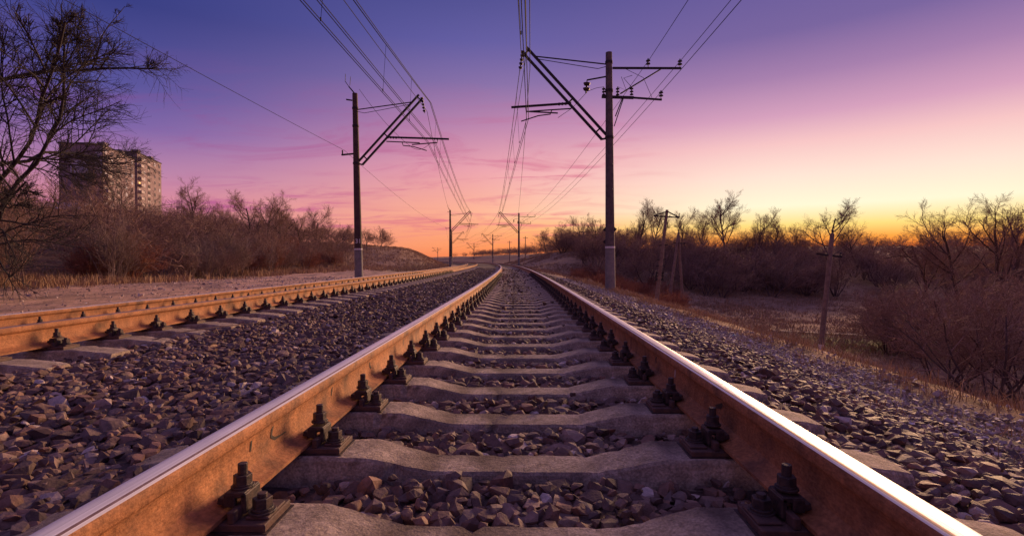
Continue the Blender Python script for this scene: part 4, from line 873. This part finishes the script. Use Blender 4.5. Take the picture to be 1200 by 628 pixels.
cA = px(122, 300, 193); tA = px(122, 171, 193).z; rA, HA = tower(cA, tA, 14, 27, R_(17), 'nearer tower block with a dark end wall at left', None)
MB().box((-7.5, -.06, HA - 8.2), (5.5, .1, 5.0)).build('pale_panel', M['panel_b'], rA); MB().box((-4.6, -.09, HA - 12.0), (5.0, .1, 2.9)).build('green_panel', M['green'], rA); MB().box((-1.4, -.07, HA - 6.6), (2.0, .1, 8.0)).build('pale_panel', M['panel_b'], rA)
cB = px(162, 300, 224); tB = px(162, 179.5, 224).z; tower(cB, tB, 11, 27, R_(17), 'farther tower block with one lit yellow window', (4, 2.0))
q = px(80, 300, 120); zb = ground_at(q.x, q.y); r = empty('low_house', (q.x, q.y, zb), (0, 0, .2), 'low house with pale blue roof glimpsed through twigs below the towers', 'house')
MB().box((0, 0, 1.6), (8.2, 6, 5.2)).build('wall', M['panel'], r); MB().box((0, -1.6, 4.9), (9, 3.9, .2), rot=(R_(25), 0, 0)).box((0, 1.6, 4.9), (9, 3.9, .2), rot=(R_(-25), 0, 0)).build('roof', M['panel_b'], r)
# dark flat roofed sheds on the sunset skyline
for (u0, u1, v, d, lab) in ((972, 1004, 300, 110, 'long dark flat-roofed shed on the sunset skyline, left one'), (1012, 1043, 304, 112, 'dark low shed on the sunset skyline, right one')):
    a, b = px(u0, v, d), px(u1, v, d); zb = min(ground_at(a.x, a.y), ground_at(b.x, b.y)) - .3; w = (b - a).length; c = (a + b) / 2
    r = empty('flat_shed', (c.x, c.y, zb), (0, 0, YAW), lab, 'shed'); h = a.z - zb
    MB().box((0, 0, h / 2), (w, 6, h)).build('wall', M['panel'], r); MB().box((0, 0, h + .15), (w + .6, 6.6, .3)).build('roof', M['roof'], r)

# ------------------------------------------------------------------ small things
MB().tube([P(4.2, -3.05, -.19), P(4.35, -2.95, -.15), P(4.7, -2.82, -.145), P(5.05, -2.75, -.16), P(5.3, -2.62, -.17)], [.006, .005, .005, .004, .003], 6).build('dry_stalk', M['twig_w'])
tag(bpy.data.objects['dry_stalk'], 'pale dry stalk lying on the stones between the tracks', 'stalk')
q = onground(861, 16.0)
s_, o_ = so(np.array(q.x), np.array(q.y))
def litter(u, v, d, col, size, label, name):
    w = px(u, v, d); s, o = so(w.x, w.y); z = max(float(terrain(s, o)), float(ballast_top(o)) if o < 3.1 else -9) + size * .3
    V, F = rock(16, int(u)); m = mesh_np(name, V * size * np.array([1.2, .8, .7]), F, mat('scrap_' + name, col, None, rough=.5)); tag(obj(name, m, None, (w.x, w.y, z)), label, 'litter')
litter(861, 389, 8.1, (.10, .45, .62), .075, 'small blue plastic scrap at the gravel edge right of the track', 'plastic_scrap')
litter(1071, 528, 2.85, (.75, .73, .74), .035, 'small white paper scrap on the stones by the right rail', 'paper_scrap')
q = onground(785, 33); r = empty('dead_stump', q, label='small black charred stump in front of the two-legged pole', cat='stump')
MB().tube([(0, 0, -.1), (.02, 0, .3), (-.02, 0, .72)], [.14, .10, .05], 7).tube([(0, 0, .15), (.3, 0, .28), (.55, .1, .2)], [.07, .05, .02], 6).build('stem', M['black'], r)
